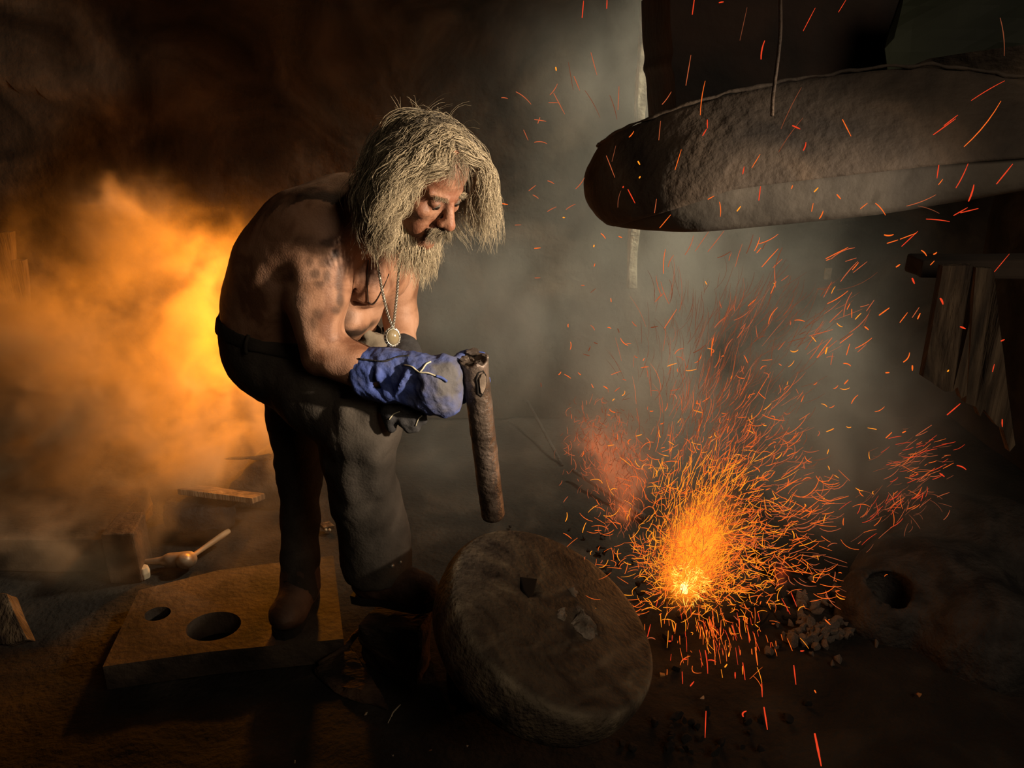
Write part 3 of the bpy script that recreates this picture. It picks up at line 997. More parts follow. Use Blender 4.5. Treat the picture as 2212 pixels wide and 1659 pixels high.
M_skin = mat('weathered_skin', [(0.17, 0.078, 0.042), (0.33, 0.172, 0.10), (0.42, 0.235, 0.15)], scale=12, rough=0.56, bump=0.16, bump_scale=240, spec=0.32, lohi=(0.36, 0.66), detail=10, dist=0.8)
attr_mix(M_skin, 'soot', (0.028, 0.019, 0.013), 1.0)  # soot marks, and the shade painted on the upper back
attr_mix(M_skin, 'flush', (0.21, 0.068, 0.032), 0.7)
M_hairbase = mat('hair_underlayer', [(0.05, 0.038, 0.024), (0.12, 0.09, 0.058)], scale=30, rough=0.9)
M_trouser = mat('black_cotton', [(0.017, 0.014, 0.011), (0.036, 0.030, 0.024), (0.062, 0.051, 0.041)], scale=9, rough=0.95, bump=0.25, bump_scale=160, lohi=(0.3, 0.7), spec=0.1)
attr_mix(M_trouser, 'dust', (0.085, 0.07, 0.055), 0.8)
M_boot = mat('brown_leather', [(0.02, 0.011, 0.007), (0.055, 0.028, 0.016), (0.09, 0.05, 0.03)], scale=10, rough=0.65, bump=0.4, bump_scale=50)
M_sole = mat('boot_sole', [(0.006, 0.005, 0.004), (0.014, 0.011, 0.009)], scale=10, rough=0.8)
M_glove = mat('blue_leather', [(0.028, 0.042, 0.13), (0.05, 0.075, 0.24), (0.085, 0.115, 0.30)], scale=9, rough=0.75, bump=0.45, bump_scale=60, lohi=(0.3, 0.66), spec=0.2)
attr_mix(M_glove, 'wear', (0.105, 0.095, 0.085), 0.95)
M_gdark = mat('dark_glove_leather', [(0.018, 0.017, 0.018), (0.05, 0.046, 0.044)], scale=10, rough=0.8, bump=0.5, bump_scale=60)
M_pipe = mat('dented_rusty_pipe', [(0.05, 0.034, 0.025), (0.11, 0.08, 0.06), (0.20, 0.15, 0.12)], scale=11, rough=0.40, bump=0.7, bump_scale=70, metal=0.4, lohi=(0.3, 0.7), dist=1.0, spec=0.5)
M_silver = mat('silver', [(0.22, 0.19, 0.15), (0.5, 0.45, 0.36)], scale=300, rough=0.3, metal=0.6, spec=0.8)
M_stone = mat('milky_stone', [(0.19, 0.145, 0.075), (0.27, 0.21, 0.12)], scale=20, rough=0.12, spec=0.7)
M_cord = mat('dark_cord', [(0.012, 0.007, 0.004), (0.03, 0.016, 0.01)], scale=30, rough=0.9)
M_thread = mat('pale_piping', [(0.35, 0.31, 0.2), (0.55, 0.5, 0.36)], scale=30, rough=0.8)

man = empty('person', FL(770, 1330), 'old man bent forward, bare chested, long wild grey hair and beard, holding a pipe', 'person')

# ---- body -------------------------------------------------------------
C0, C1, C2, C3 = A(655, 722, 1.99), A(652, 645, 1.955), A(676, 572, 1.91), A(715, 512, 1.86)
Hc = A(907, 428, 1.63)
SR, SL = A(694, 492, 1.745), A(866, 498, 2.02)
ER, WR = A(696, 762, 1.70), A(822, 806, 1.655)
EL, WL = A(866, 690, 2.02), A(868, 800, 1.90)
body = Solid((-0.95, 1.40, 0.58), (0.02, 2.28, 1.40), 0.0056)
s = body
s.cone(C0 + RG * .08, C0 - RG * .08, .135, .135)
s.cone(C1 + RG * .085, C1 - RG * .085, .113, .113, .05)
s.cone(C2 + RG * .095, C2 - RG * .095, .116, .116, .06)
s.cone(C3 + RG * .085, C3 - RG * .10, .100, .100, .06)
for a, b, r in ((C0, C1, .12), (C1, C2, .115), (C2, C3, .108)):
    for q in (.08, -.08):
        s.cone(a + RG * q, b + RG * q, r, r, .05)
# rib cage, pectorals, belly
s.ell(A(775, 560, 1.86), (.10, .145, .115), [FW, RG, (0, 0, 1)], .05)
s.ell(A(792, 606, 1.785), (.050, .05, .056), None, .025)
s.ell(A(842, 596, 1.88), (.045, .05, .052), None, .03)
s.ball(A(800, 637, 1.772), .027, .02)
s.ell(A(742, 665, 1.88), (.085, .11, .085), [FW, RG, (0, 0, 1)], .04)
s.ell(A(760, 690, 1.81), (.042, .05, .040), None, .018)
# shoulder blade and muscles of the back
s.ell(A(640, 520, 1.80), (.06, .05, .09), None, .05)
# neck
s.cone(A(745, 470, 1.83), A(872, 452, 1.68), .082, .062, .05)
s.cone(SL, A(770, 480, 1.86), .058, .07, .05)
s.cone(SR, A(745, 450, 1.82), .062, .06, .06)
# right arm
s.ell(A(694, 505, 1.735), (.072, .07, .082), None, .045)
s.path([SR, A(688, 580, 1.715), A(684, 650, 1.70), A(690, 715, 1.695), ER], [.064, .060, .056, .047, .043], .025)
s.ell(A(706, 612, 1.70), (.045, .045, .075), None, .03)      # biceps
s.ell(A(660, 640, 1.715), (.035, .035, .075), None, .03)     # triceps
s.path([ER, A(735, 774, 1.685), A(775, 790, 1.67), WR], [.043, .046, .043, .033], .02)
s.ball(A(688, 780, 1.71), .031, .02)
# left arm
s.path([SL, A(860, 600, 2.02), EL], [.054, .047, .042], .03)
s.path([EL, A(864, 745, 1.96), WL], [.042, .038, .028], .02)
# creases: armpit, elbow, belly fold
s.path([A(737, 700, 1.655), A(760, 690, 1.655)], [.006, .004], .012, cut=True)
s.path([A(757, 612, 1.745), A(742, 668, 1.74)], [.010, .006], .02, cut=True)
s.path([A(752, 608, 1.76), A(772, 648, 1.765), A(800, 669, 1.755), A(826, 657, 1.775), A(846, 632, 1.81)], [.006, .009, .008, .009, .006], .008, cut=True)
V1, Q1 = s.mesh(3)
N1 = vnormals(V1, Q1)
V1 = V1 + N1 * np.array([0.0012 * noise.fractal(Vector(v) * 15, .8, 2, 3) for v in V1])[:, None]

# ---- head -------------------------------------------------------------
yaw, pit = math.radians(54), math.radians(33)
hf = np.array((math.sin(yaw) * math.cos(pit), -math.cos(yaw) * math.cos(pit), -math.sin(pit)))
hu = np.array((math.sin(yaw) * math.sin(pit), -math.cos(yaw) * math.sin(pit), math.cos(pit)))
hr = np.cross(hf, hu)
HS = .94
HM = np.stack([hr, hf, hu])            # rows: his right, forward, up
Hc = A(909, 383, 1.65)
def HW(x, y, z): return Hc + HS * (x * hr + y * hf + z * hu)
def HV(x, y, z): return Vector(HW(x, y, z))
hd = Solid(Hc - 0.175, Hc + 0.175, 0.0024)
def hb(x, y, z, r, k=.012, cut=False): hd.ball(HW(x, y, z), r * HS, k, cut)
def he(x, y, z, rx, ry, rz, k=.012, cut=False): hd.ell(HW(x, y, z), (rx * HS, ry * HS, rz * HS), HM, k, cut)
def hc(a, b, ra, rb, k=.01, cut=False): hd.cone(HW(*a), HW(*b), ra * HS, rb * HS, k, cut)
he(0, -.018, .035, .075, .096, .084, .02)
he(0, .030, -.020, .058, .060, .090, .02)
he(0, .036, .048, .062, .054, .052, .02)
for sx in (-1, 1):
    hc((sx * .048, .0, -.055), (sx * .012, .068, -.106), .022, .018, .02)
    he(sx * .043, .060, -.026, .024, .026, .02, .015)
    hc((sx * .012, .086, .012), (sx * .046, .070, .016), .0095, .008, .010)
    hb(sx * .0125, .1015, -.0405, .0092, .006)
    he(sx * .076, -.012, -.012, .008, .018, .030, .006)
    he(sx * .034, .064, -.066, .018, .02, .026, .015)
hb(0, .080, -.108, .0175, .014)
hc((0, .086, .010), (0, .1130, -.036), .0085, .0120, .010)
hb(0, .1155, -.0385, .0108, .006)
hc((-.019, .0885, -.0665), (.019, .0885, -.0665), .0065, .0065, .006)
hc((-.016, .0880, -.0775), (.016, .0880, -.0775), .0072, .0072, .006)
hc((0, .090, -.05), (0, .092, -.066), .009, .007, .01)
for sx in (-1, 1):
    he(sx * .031, .0955, -.002, .0165, .014, .0105, .008, cut=True)
    he(sx * .031, .0795, -.002, .0155, .0125, .0120, .005)            # lid mass
    he(sx * .031, .0930, -.0050, .0125, .0050, .0028, .002, cut=True)  # slit between the lids
    hb(sx * .0085, .106, -.0485, .0036, .003, cut=True)
    hc((sx * .020, .100, -.034), (sx * .034, .090, -.058), .003, .002, .008, cut=True)
    hc((sx * .040, .088, -.016), (sx * .024, .094, -.014), .002, .002, .006, cut=True)
hc((-.017, .0965, -.0718), (.017, .0965, -.0718), .0022, .0022, .004, cut=True)
for z in (.034, .044, .055):
    hc((-.035, .094, z), (.035, .094, z), .0016, .0016, .006, cut=True)
# neck stump that runs into the body
hd.cone(HW(0, -.03, -.03), A(850, 470, 1.70), .060, .062, .03)
V2, Q2 = hd.mesh(1)
N2 = vnormals(V2, Q2)
V2 = V2 + N2 * np.array([0.0006 * noise.fractal(Vector(v) * 120, .8, 2, 3) for v in V2])[:, None]
VB = np.concatenate([V1, V2])
QB = np.concatenate([Q1, Q2 + len(V1)])
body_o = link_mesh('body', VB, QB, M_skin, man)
soot = np.zeros(len(VB))  # amount of soot, with painted shade on the back
def soot_and_shade(px, py, Y, rx, ry, a):
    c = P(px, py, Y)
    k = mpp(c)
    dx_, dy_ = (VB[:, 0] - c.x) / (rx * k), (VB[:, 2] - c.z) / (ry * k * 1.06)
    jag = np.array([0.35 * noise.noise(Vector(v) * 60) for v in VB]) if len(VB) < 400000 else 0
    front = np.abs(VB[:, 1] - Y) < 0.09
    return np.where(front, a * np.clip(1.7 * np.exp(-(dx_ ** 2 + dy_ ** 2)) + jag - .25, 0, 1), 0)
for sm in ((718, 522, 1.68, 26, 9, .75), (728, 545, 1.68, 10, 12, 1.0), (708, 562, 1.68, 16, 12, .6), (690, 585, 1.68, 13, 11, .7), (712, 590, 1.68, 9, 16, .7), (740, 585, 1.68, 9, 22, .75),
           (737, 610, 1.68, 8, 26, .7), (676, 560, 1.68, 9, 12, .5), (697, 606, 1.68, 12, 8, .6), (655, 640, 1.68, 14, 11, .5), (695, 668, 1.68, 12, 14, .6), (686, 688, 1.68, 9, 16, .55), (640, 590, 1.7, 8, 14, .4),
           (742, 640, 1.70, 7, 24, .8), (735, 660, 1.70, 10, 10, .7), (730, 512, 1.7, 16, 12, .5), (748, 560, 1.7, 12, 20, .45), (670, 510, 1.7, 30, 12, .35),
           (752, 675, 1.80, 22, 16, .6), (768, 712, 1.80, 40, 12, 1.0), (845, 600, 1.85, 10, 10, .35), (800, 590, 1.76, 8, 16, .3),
           (705, 425, 1.78, 70, 26, .9), (620, 480, 1.82, 60, 46, .8), (655, 450, 1.80, 60, 30, .9), (600, 520, 1.84, 40, 50, .5), (545, 640, 1.88, 12, 30, .4)):  # broad marks darken the upper back: part soot, part painted shade
    soot = np.maximum(soot, soot_and_shade(*sm))
hn = np.arange(len(VB)) >= len(V1)
fn = np.array([noise.fractal(Vector(v) * 45, .8, 2, 3) for v in V2])
soot[hn] = np.clip(0.46 + 0.55 * fn, 0.1, 0.85)
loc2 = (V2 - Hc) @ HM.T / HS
soot[hn] = np.where((loc2[:, 1] > .098) & (loc2[:, 2] > -.06), soot[hn] * 0.45, soot[hn])  # thinner on the nose, a highlight painted by leaving skin paler
soot[hn] = np.clip(soot[hn] + 0.55 * np.exp(-(((np.abs(loc2[:, 0]) - .031) / .018) ** 2 + ((loc2[:, 2] + .004) / .010) ** 2)), 0, .9)  # darker tone round both eyes
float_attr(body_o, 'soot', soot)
fl = np.zeros(len(VB)); fl[hn] = np.clip(0.65 + 0.6 * fn, 0, 1)
dxx = np.linalg.norm((V1 - A(800, 545, 1.8)) / np.array((.07, .2, .09)), axis=1)
fl[:len(V1)] = np.maximum(0.55 * np.exp(-dxx ** 2), 0)
fl[:len(V1)] = np.maximum(fl[:len(V1)], 0.5 * np.exp(-(np.linalg.norm((V1 - WR) / .12, axis=1)) ** 2))
float_attr(body_o, 'flush', fl)
# eyes
M_eye = mat('eye_white', [(0.10, 0.08, 0.06), (0.15, 0.12, 0.1)], scale=30, rough=0.15, spec=0.8)
M_iris = mat('dark_iris', [(0.008, 0.006, 0.005), (0.02, 0.014, 0.01)], scale=40, rough=0.1, spec=0.9)
for sx in (1, -1):
    bm = bmesh.new(); c = HV(sx * .031, .0800, -.003)
    bmesh.ops.create_uvsphere(bm, u_segments=20, v_segments=14, radius=.0122 * HS, matrix=Matrix.Translation(c))
    eo = bm_obj('eye', bm, M_eye, man)
    g = (hf * 0.8 - hu * 0.5); g = Vector(g / np.linalg.norm(g))
    bm = bmesh.new()
    bmesh.ops.create_uvsphere(bm, u_segments=16, v_segments=10, radius=.0078 * HS, matrix=Matrix.Translation(c + g * .0062 * HS))
    bm_obj('iris', bm, M_iris, eo)

# ---- hair ---------------------------------------------------------------
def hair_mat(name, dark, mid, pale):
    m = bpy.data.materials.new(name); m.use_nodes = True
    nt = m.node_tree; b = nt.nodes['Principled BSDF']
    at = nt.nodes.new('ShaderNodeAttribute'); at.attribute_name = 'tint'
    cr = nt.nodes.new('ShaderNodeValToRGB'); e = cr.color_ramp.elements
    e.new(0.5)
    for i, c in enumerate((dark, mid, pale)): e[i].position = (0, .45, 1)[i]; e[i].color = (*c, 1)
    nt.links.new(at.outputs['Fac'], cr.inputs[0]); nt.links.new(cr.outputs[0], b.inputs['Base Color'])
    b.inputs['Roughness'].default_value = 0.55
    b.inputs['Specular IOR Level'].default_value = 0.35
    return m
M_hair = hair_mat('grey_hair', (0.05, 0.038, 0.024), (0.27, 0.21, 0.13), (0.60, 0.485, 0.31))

RH = np.array((.081, .103, .118)) * HS       # scalp ellipsoid for collisions
HO = HW(0, -.010, .010)
def push_out(p, grow=1.0, side=0):
    q = HM @ (p - HO)
    k = np.linalg.norm(q / (RH * grow))
    if k < 1:
        q = q / max(k, 1e-6)
    if side > 0 and q[2] < .075:            # near side: stay behind the temple
        lim = .050 + max(0, q[2] - .03) * .9
        if q[1] > lim: q[1] += (lim - q[1]) * .75
    if side < 0 and q[2] < .075 and q[1] > .02:   # far side: stay beyond the far cheek
        if q[0] > -.070: q[0] += (-.070 - q[0]) * .6
    return HO + HM.T @ q

class Strands:
    def __init__(s): s.V, s.F, s.T, s.n = [], [], [], 0
    def add(s, pts, r0, tint, taper=0.35):
        pts = np.asarray(pts)
        m = len(pts)
        t = np.gradient(pts, axis=0)
        t /= np.maximum(np.linalg.norm(t, axis=1), 1e-9)[:, None]
        ref = np.array((0.31, 0.9, 0.29))
        a = np.cross(t, ref); a /= np.maximum(np.linalg.norm(a, axis=1), 1e-9)[:, None]
        b = np.cross(t, a)
        r = r0 * (1 - (1 - taper) * np.linspace(0, 1, m) ** 1.5)[:, None]
        ring = np.stack([pts + r * (a * math.cos(x) + b * math.sin(x)) for x in (0, 2 * PI / 3, 4 * PI / 3)], 1)
        s.V.append(ring.reshape(-1, 3))
        i = np.arange(m - 1)[:, None] * 3
        k = np.array([[0, 1, 4, 3], [1, 2, 5, 4], [2, 0, 3, 5]])
        s.F.append((i[:, None] + k[None]).reshape(-1, 4) + s.n)
        s.T.append(np.repeat(np.clip(tint if hasattr(tint, '__len__') else np.full(m, tint), 0, 1), 3))
        s.n += 3 * m
    def obj(s, name, m, parent):
        V = np.concatenate(s.V); F = np.concatenate(s.F)
        me = bpy.data.meshes.new(name)
        me.vertices.add(len(V)); me.vertices.foreach_set('co', V.astype(np.float32).ravel())
        me.loops.add(F.size); me.loops.foreach_set('vertex_index', F.astype(np.int32).ravel())
        me.polygons.add(len(F)); me.polygons.foreach_set('loop_start', np.arange(0, F.size, 4, dtype=np.int32))
        me.polygons.foreach_set('use_smooth', np.ones(len(F), bool))
        me.materials.append(m); me.update(calc_edges=True); me.validate()
        o = bpy.data.objects.new(name, me); COL.objects.link(o)
        o.parent = parent; o.matrix_parent_inverse = Matrix.Translation(parent.location).inverted()
        float_attr(o, 'tint', np.concatenate(s.T))
        return o

def lock(root, d0, length, rad, count, S_, r0, tint, grav=0.16, wave=0.007, freq=26, step=.012, grow=1.0, spread=1.25, swirl=0.6, tdark=0.0, side=0):
    """a lock: one falling guide and loose strands around it"""
    m = max(5, int(length / step))
    p = np.array(root, float); d = np.array(d0, float); d /= np.linalg.norm(d)
    ph = rng.uniform(0, 6.28, 2)
    G = [p.copy()]
    for i in range(m):
        d = d * (1 - grav) + np.array((0, 0, -1.0)) * grav
        d += 0.10 * np.array(nvec(Vector(p * 9)))
        d /= np.linalg.norm(d)
        p = push_out(p + d * step, grow, side)
        G.append(p.copy())
    G = np.array(G)
    sft = np.arange(m + 1) * step
    t = np.gradient(G, axis=0); t /= np.maximum(np.linalg.norm(t, axis=1), 1e-9)[:, None]
    a = np.cross(t, (0.2, 0.4, 0.9)); a /= np.maximum(np.linalg.norm(a, axis=1), 1e-9)[:, None]
    b = np.cross(t, a)
    wv = wave * np.minimum(1, sft / .08)
    G = G + a * (wv * np.sin(freq * sft + ph[0]))[:, None] + b * (wv * np.cos(freq * .8 * sft + ph[1]))[:, None]
    u = np.linspace(0, 1, m + 1)
    for k in range(count):
        an, rr = rng.uniform(0, 6.28), rad * math.sqrt(rng.uniform(0.02, 1))
        prof = (0.75 + 0.5 * np.sin(PI * np.minimum(u * 1.1, 1)) + (spread - 1.0) * u)
        an2 = an + swirl * u * rng.uniform(-2, 2)
        off = (a * np.cos(an2)[:, None] + b * np.sin(an2)[:, None]) * (rr * prof)[:, None]
        fz = rng.normal(0, 1, (2,)) * .0022
        j = (a * (fz[0] * np.sin(freq * 1.9 * sft + rng.uniform(0, 6)))[:, None] + b * (fz[1] * np.sin(freq * 2.3 * sft + rng.uniform(0, 6)))[:, None])
        cut = max(4, int((m + 1) * rng.uniform(.72, 1)))
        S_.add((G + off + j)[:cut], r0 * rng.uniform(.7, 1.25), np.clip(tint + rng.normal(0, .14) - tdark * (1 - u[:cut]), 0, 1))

HA = Strands()
HBK = -hf * np.array((1, 1, 0)); HBK /= np.linalg.norm(HBK)
cnt = 0
while cnt < 340:
    d = rng.normal(0, 1, 3); d /= np.linalg.norm(d)
    x, y, z = d
    if z < -.30: continue
    if y > .22 and z < .62: continue            # the face
    if y > .50 and z < .84: continue
    cnt += 1
    root = HO + HM.T @ (RH * d * 0.97)
    nrm = HM.T @ (d / RH); nrm /= np.linalg.norm(nrm)
    sx = 1.0 if x > 0 else -1.0
    if abs(x) < .08: sx = rng.choice((-1.0, 1.0))
    side = hr * sx
    top = max(0, z)
    if sx > 0:   # near side of the face
        d0 = nrm * .10 + side * (.75 * top + .05) + HBK * (.55 * top + .05) + np.array((0, 0, -.35))
    else:
        d0 = nrm * .15 + side * (.55 * top + .05) + hf * (.12 * top) + np.array((0, 0, -.2))
    L = rng.uniform(.14, .22) + .09 * top
    if sx < 0: L = rng.uniform(.13, .19) + .08 * top
    tint = .50 + .25 * noise.noise(Vector(d) * 3.0) + (.14 if y > 0 else -.04) + rng.normal(0, .10)
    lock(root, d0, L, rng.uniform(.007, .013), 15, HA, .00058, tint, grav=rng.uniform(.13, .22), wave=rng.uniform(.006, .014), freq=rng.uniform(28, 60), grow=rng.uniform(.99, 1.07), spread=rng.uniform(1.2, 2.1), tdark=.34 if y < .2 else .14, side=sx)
# long fringe falling on both sides of the face
for k in range(30):
    f = rng.uniform(0, 1)
    root = HO + HM.T @ (RH * np.array((.30 + .45 * f, .45 - .35 * f, .80 - .2 * f)))
    lock(root, hr * (.5 + .4 * f) + HBK * .1 + hu * .0, rng.uniform(.17, .24), .008, 14, HA, .00056, .68 + rng.normal(0, .1), grav=.18, wave=.008, freq=36, grow=1.05, tdark=.1, side=1)
for k in range(40):
    f = rng.uniform(0, 1)
    root = HO + HM.T @ (RH * np.array((-.10 - .6 * f, .60 - .3 * f, .76 - .2 * f)))
    lock(root, -hr * (.35 + .4 * f) + hf * (.35 - .2 * f) + hu * .0, rng.uniform(.16, .25), .010, 13, HA, .00056, .64 + rng.normal(0, .1), grav=.2, wave=.010, freq=36, grow=1.05, spread=2.0, tdark=.1, side=-1)
# locks that cover the temple on the near side
for k in range(46):
    d = np.array((rng.uniform(.62, .95), rng.uniform(.02, .46), rng.uniform(.10, .62))); d /= np.linalg.norm(d)
    root = HO + HM.T @ (RH * d)
    lock(root, hr * .6 - hf * .2 + hu * .1, rng.uniform(.12, .20), .008, 13, HA, .00055, .60 + rng.normal(0, .12), grav=.2, wave=.008, freq=44, grow=1.04, spread=1.8, tdark=.1, side=1)
# locks over the front hairline
for k in range(40):
    f = rng.uniform(-1, 1)
    d = np.array((.42 * f, rng.uniform(.42, .62), rng.uniform(.74, .9))); d /= np.linalg.norm(d)
    root = HO + HM.T @ (RH * d)
    lock(root, hr * (.9 if f > 0 else -.9) + hf * .25, rng.uniform(.08, .16), .009, 13, HA, .00055, .55 + rng.normal(0, .12), grav=.2, wave=.007, freq=40, grow=1.03, spread=1.7, tdark=.1, side=1 if f > 0 else -1)
# a few strands across the forehead
for k in range(46):
    f = rng.uniform(-1, 1)
    root = HO + HM.T @ (RH * np.array((.34 * f, .66, .74)))
    lock(root, hf * .5 - hu * .3 + hr * rng.uniform(-.7, .7), rng.uniform(.045, .095), .007, 5, HA, .00036, .32, grav=.2, wave=.004, grow=1.02)
# flyaway hairs
for k in range(260):
    d = rng.normal(0, 1, 3); d /= np.linalg.norm(d)
    if d[2] < -.2 or (d[1] > .3 and d[2] < .6): continue
    root = HO + HM.T @ (RH * d)
    nrm = HM.T @ (d / RH); nrm /= np.linalg.norm(nrm)
    lock(root, nrm * .5 + np.cross(nrm, hf) * rng.normal(0, .8) + rng.normal(0, .4, 3), rng.uniform(.03, .09), .004, 2, HA, .00034, .6, grav=.2, wave=.010, freq=40, grow=1.10, spread=2.0, side=1 if d[0] > 0 else -1)
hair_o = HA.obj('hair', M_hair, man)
tag(hair_o, 'long wavy grey blond hair')
# scalp layer under the strands
sc = Solid(Hc - 0.17, Hc + 0.17, 0.006)
sc.ell(HO, RH * 0.985, HM, 0.01)
sc.ell(HW(0, .115, -.03), (.105, .105, .125), HM, .02, cut=True)
V, Q = sc.mesh(2)
link_mesh('scalp', V, Q, M_hairbase, hair_o)
# ---- beard, moustache, brows
BE = Strands()
for k in range(120):
    x = rng.uniform(-1, 1)
    f = rng.uniform(0, 1)
    yy = .078 - .085 * abs(x) ** 1.6
    root = HW(.060 * x, yy - .012 * f, -.098 + .045 * abs(x) ** 1.5 - .012 * f)
    d0 = hf * (.45 - .3 * f) - hu * .6 + hr * x * .45 + np.array((0, 0, -.3))
    lock(root, d0, rng.uniform(.075, .135), .009, 14, BE, .0005, .66 + rng.normal(0, .12), grav=.22, wave=.006, freq=52, step=.007, grow=.5, spread=1.7)
for sx in (-1, 1):       # whiskers up to the ears
    for k in range(34):
        f = rng.uniform(0, 1)
        root = HW(sx * (.060 + .012 * f), .035 - .05 * f, -.075 + .085 * f)
        lock(root, hr * sx * .8 - hu * .5 + hf * .2, rng.uniform(.06, .11), .008, 12, BE, .0005, .6 + rng.normal(0, .12), grav=.22, wave=.006, freq=50, step=.007, grow=.5, spread=1.7)
beard_o = BE.obj('beard', M_hair, man)
tag(beard_o, 'full pale grey beard')
MU = Strands()
for sx in (-1, 1):
    for k in range(40):
        f = rng.uniform(0, 1)
        root = HW(sx * (.003 + .022 * f), .1045 - .010 * f, -.0545 - .004 * f)
        lock(root, hr * sx * (.9) - hu * .55 + hf * .35, rng.uniform(.026, .044), .0042, 9, MU, .00042, .24 + rng.normal(0, .12), grav=.22, wave=.002, freq=60, step=.004, grow=.5)
tag(MU.obj('moustache', M_hair, man), 'drooping brownish grey moustache')
for sx in (-1, 1):
    BR = Strands()
    for k in range(22):
        f = rng.uniform(0, 1)
        root = HW(sx * (.014 + .034 * f), .0935 - .012 * f, .0155 + .003 * f)
        lock(root, hr * sx * .8 + hf * .5 + hu * .15, rng.uniform(.010, .018), .0025, 5, BR, .0003, .36 + rng.normal(0, .12), grav=.2, wave=.001, freq=60, step=.003, grow=.5)
    BR.obj('eyebrow', M_hair, man)

# tuft of hair on the nape, and light cloth tucked in at the waist
NT = Strands()
for k in range(16):
    root = np.array(P(742 + rng.uniform(-8, 14), 410 + rng.uniform(-6, 14), 1.84))
    lock(root, np.array((-.7, .1, .35)) + rng.normal(0, .25, 3), rng.uniform(.03, .06), .005, 6, NT, .0004, .5, grav=.08, wave=.004, freq=60, step=.006, grow=.2)
NT.obj('nape_hair', M_hair, hair_o)
M_cloth = mat('beige_cloth', [(0.12, 0.095, 0.065), (0.22, 0.18, 0.13)], scale=12, rough=0.95, bump=0.4, bump_scale=60)
wc = Solid((-0.45, 1.72, .72), (-0.16, 2.02, 1.02), .005)
wc.ell(A(806, 745, 1.88), (.046, .05, .028), None, .02)
wc.cone(A(792, 722, 1.85), A(822, 728, 1.87), .012, .006, .012)
V, Q = wc.mesh(2)
V = V + vnormals(V, Q) * np.array([.003 * noise.fractal(Vector(v) * 40, .8, 2, 3) for v in V])[:, None]
tag(link_mesh('waist_cloth', V, Q, M_cloth, man), 'crumpled beige cloth showing at the waist')

# ---- trousers ---------------------------------------------------------
KR, AR = A(776, 905, 1.76), A(812, 1195, 1.795)
HRt = A(655, 775, 1.90)
KL, AL = A(648, 1035, 1.98), A(647, 1272, 1.91)
HLt = A(652, 770, 2.06)
tr = Solid((-0.95, 1.5, 0.05), (-0.08, 2.32, 0.98), 0.0062)
s = tr
s.cone(C0 + RG * .085, C0 - RG * .085, .146, .146)
up = A(654, 670, 1.965)
s.cone(up + RG * .085, up - RG * .085, .128, .128, .05)
s.ball(A(596, 762, 1.97), .112, .05)
s.ball(A(616, 765, 2.06), .11, .05)
s.path([HRt, A(710, 840, 1.82), KR], [.128, .115, .098], .04)
s.cone(A(690, 800, 1.86), A(800, 860, 1.77), .10, .07, .04)
s.path([KR, A(772, 985, 1.765), A(790, 1080, 1.78), A(808, 1150, 1.79), AR, AR + np.array((.003, 0, -.05))], [.088, .083, .083, .084, .085, .086], .03)
s.path([HLt, A(652, 900, 2.03), KL], [.125, .085, .055], .04)
s.path([A(650, 960, 2.02), KL, A(648, 1120, 1.97), A(648, 1200, 1.94), AL], [.062, .056, .052, .052, .054], .02)
# bulging folds behind the far knee, and at the hip and knee of the near leg
for px, py, Y, r in ((621, 908, 2.0, .024), (617, 955, 1.99, .028), (612, 1000, 1.98, .022)):
    s.ball(A(px, py, Y), r, .02)
s.path([A(575, 842, 1.90), A(655, 868, 1.80), A(735, 850, 1.735)], [.024, .032, .02], .02)
s.path([A(600, 800, 1.80), A(690, 790, 1.76), A(760, 800, 1.72)], [.02, .026, .02], .03)
s.path([A(520, 760, 1.86), A(585, 735, 1.82), A(650, 745, 1.80)], [.012, .018, .012], .03)
s.path([A(690, 885, 1.76), A(742, 868, 1.70), A(770, 832, 1.70)], [.010, .008, .006], .02, cut=True)
s.path([A(640, 905, 1.86), A(690, 905, 1.80), A(700, 960, 1.79)], [.012, .010, .008], .02, cut=True)
for px in (742, 800):
    s.path([A(px, 890, 1.672), A(px + 6, 960, 1.680), A(px + 18, 1060, 1.70)], [.008, .010, .008], .05)
s.ball(AR + np.array((0, .01, -.205)), .175, .004, cut=True)
w0, w1, w2 = A(482, 655, 2.02), A(640, 730, 1.83), A(640, 655, 2.2)
wn = np.cross(w1 - w0, w2 - w0); wn /= np.linalg.norm(wn)
if wn[2] < 0: wn = -wn
band_ = Solid(tr.lo, tr.lo + tr.h, tr.h); band_.n = tr.n; band_.F = tr.F - .0055
tr.plane(w0, wn)
V, Q = tr.mesh(2)
N = vnormals(V, Q)
def cloth(v):
    p = Vector((v[0] + v[1] * .3, v[1], v[2] * 0.45 + v[0] * .5))
    a_ = abs(noise.noise(p * 9)) * 2 - .5
    return 0.0055 * a_ * (1 - .4 * noise.noise(p * 4)) + .0018 * noise.fractal(Vector(v) * 30, .7, 2, 2)
V = V + N * np.array([cloth(v) for v in V])[:, None]
trousers = link_mesh('trousers', V, Q, M_trouser, man)
tag(trousers, 'worn black trousers with ragged hems')
dust = np.clip(np.array([0.35 + 0.9 * noise.fractal(Vector(v) * 6, .8, 2, 4) for v in V]), 0, 1)
c_ = np.array(P(650, 800, 1.8))
dust = dust * np.exp(-(np.linalg.norm((V - c_) / np.array((.25, .5, .16)), axis=1)) ** 2) + 0.25 * dust * (V[:, 2] > .45)
float_attr(trousers, 'dust', dust)
band_.plane(w0 + wn * .004, wn).plane(w0 - wn * .034, -wn)
Vb, Qb = band_.mesh(1)
link_mesh('waistband', Vb, Qb, M_trouser, trousers)
cb = Vb.mean(0)
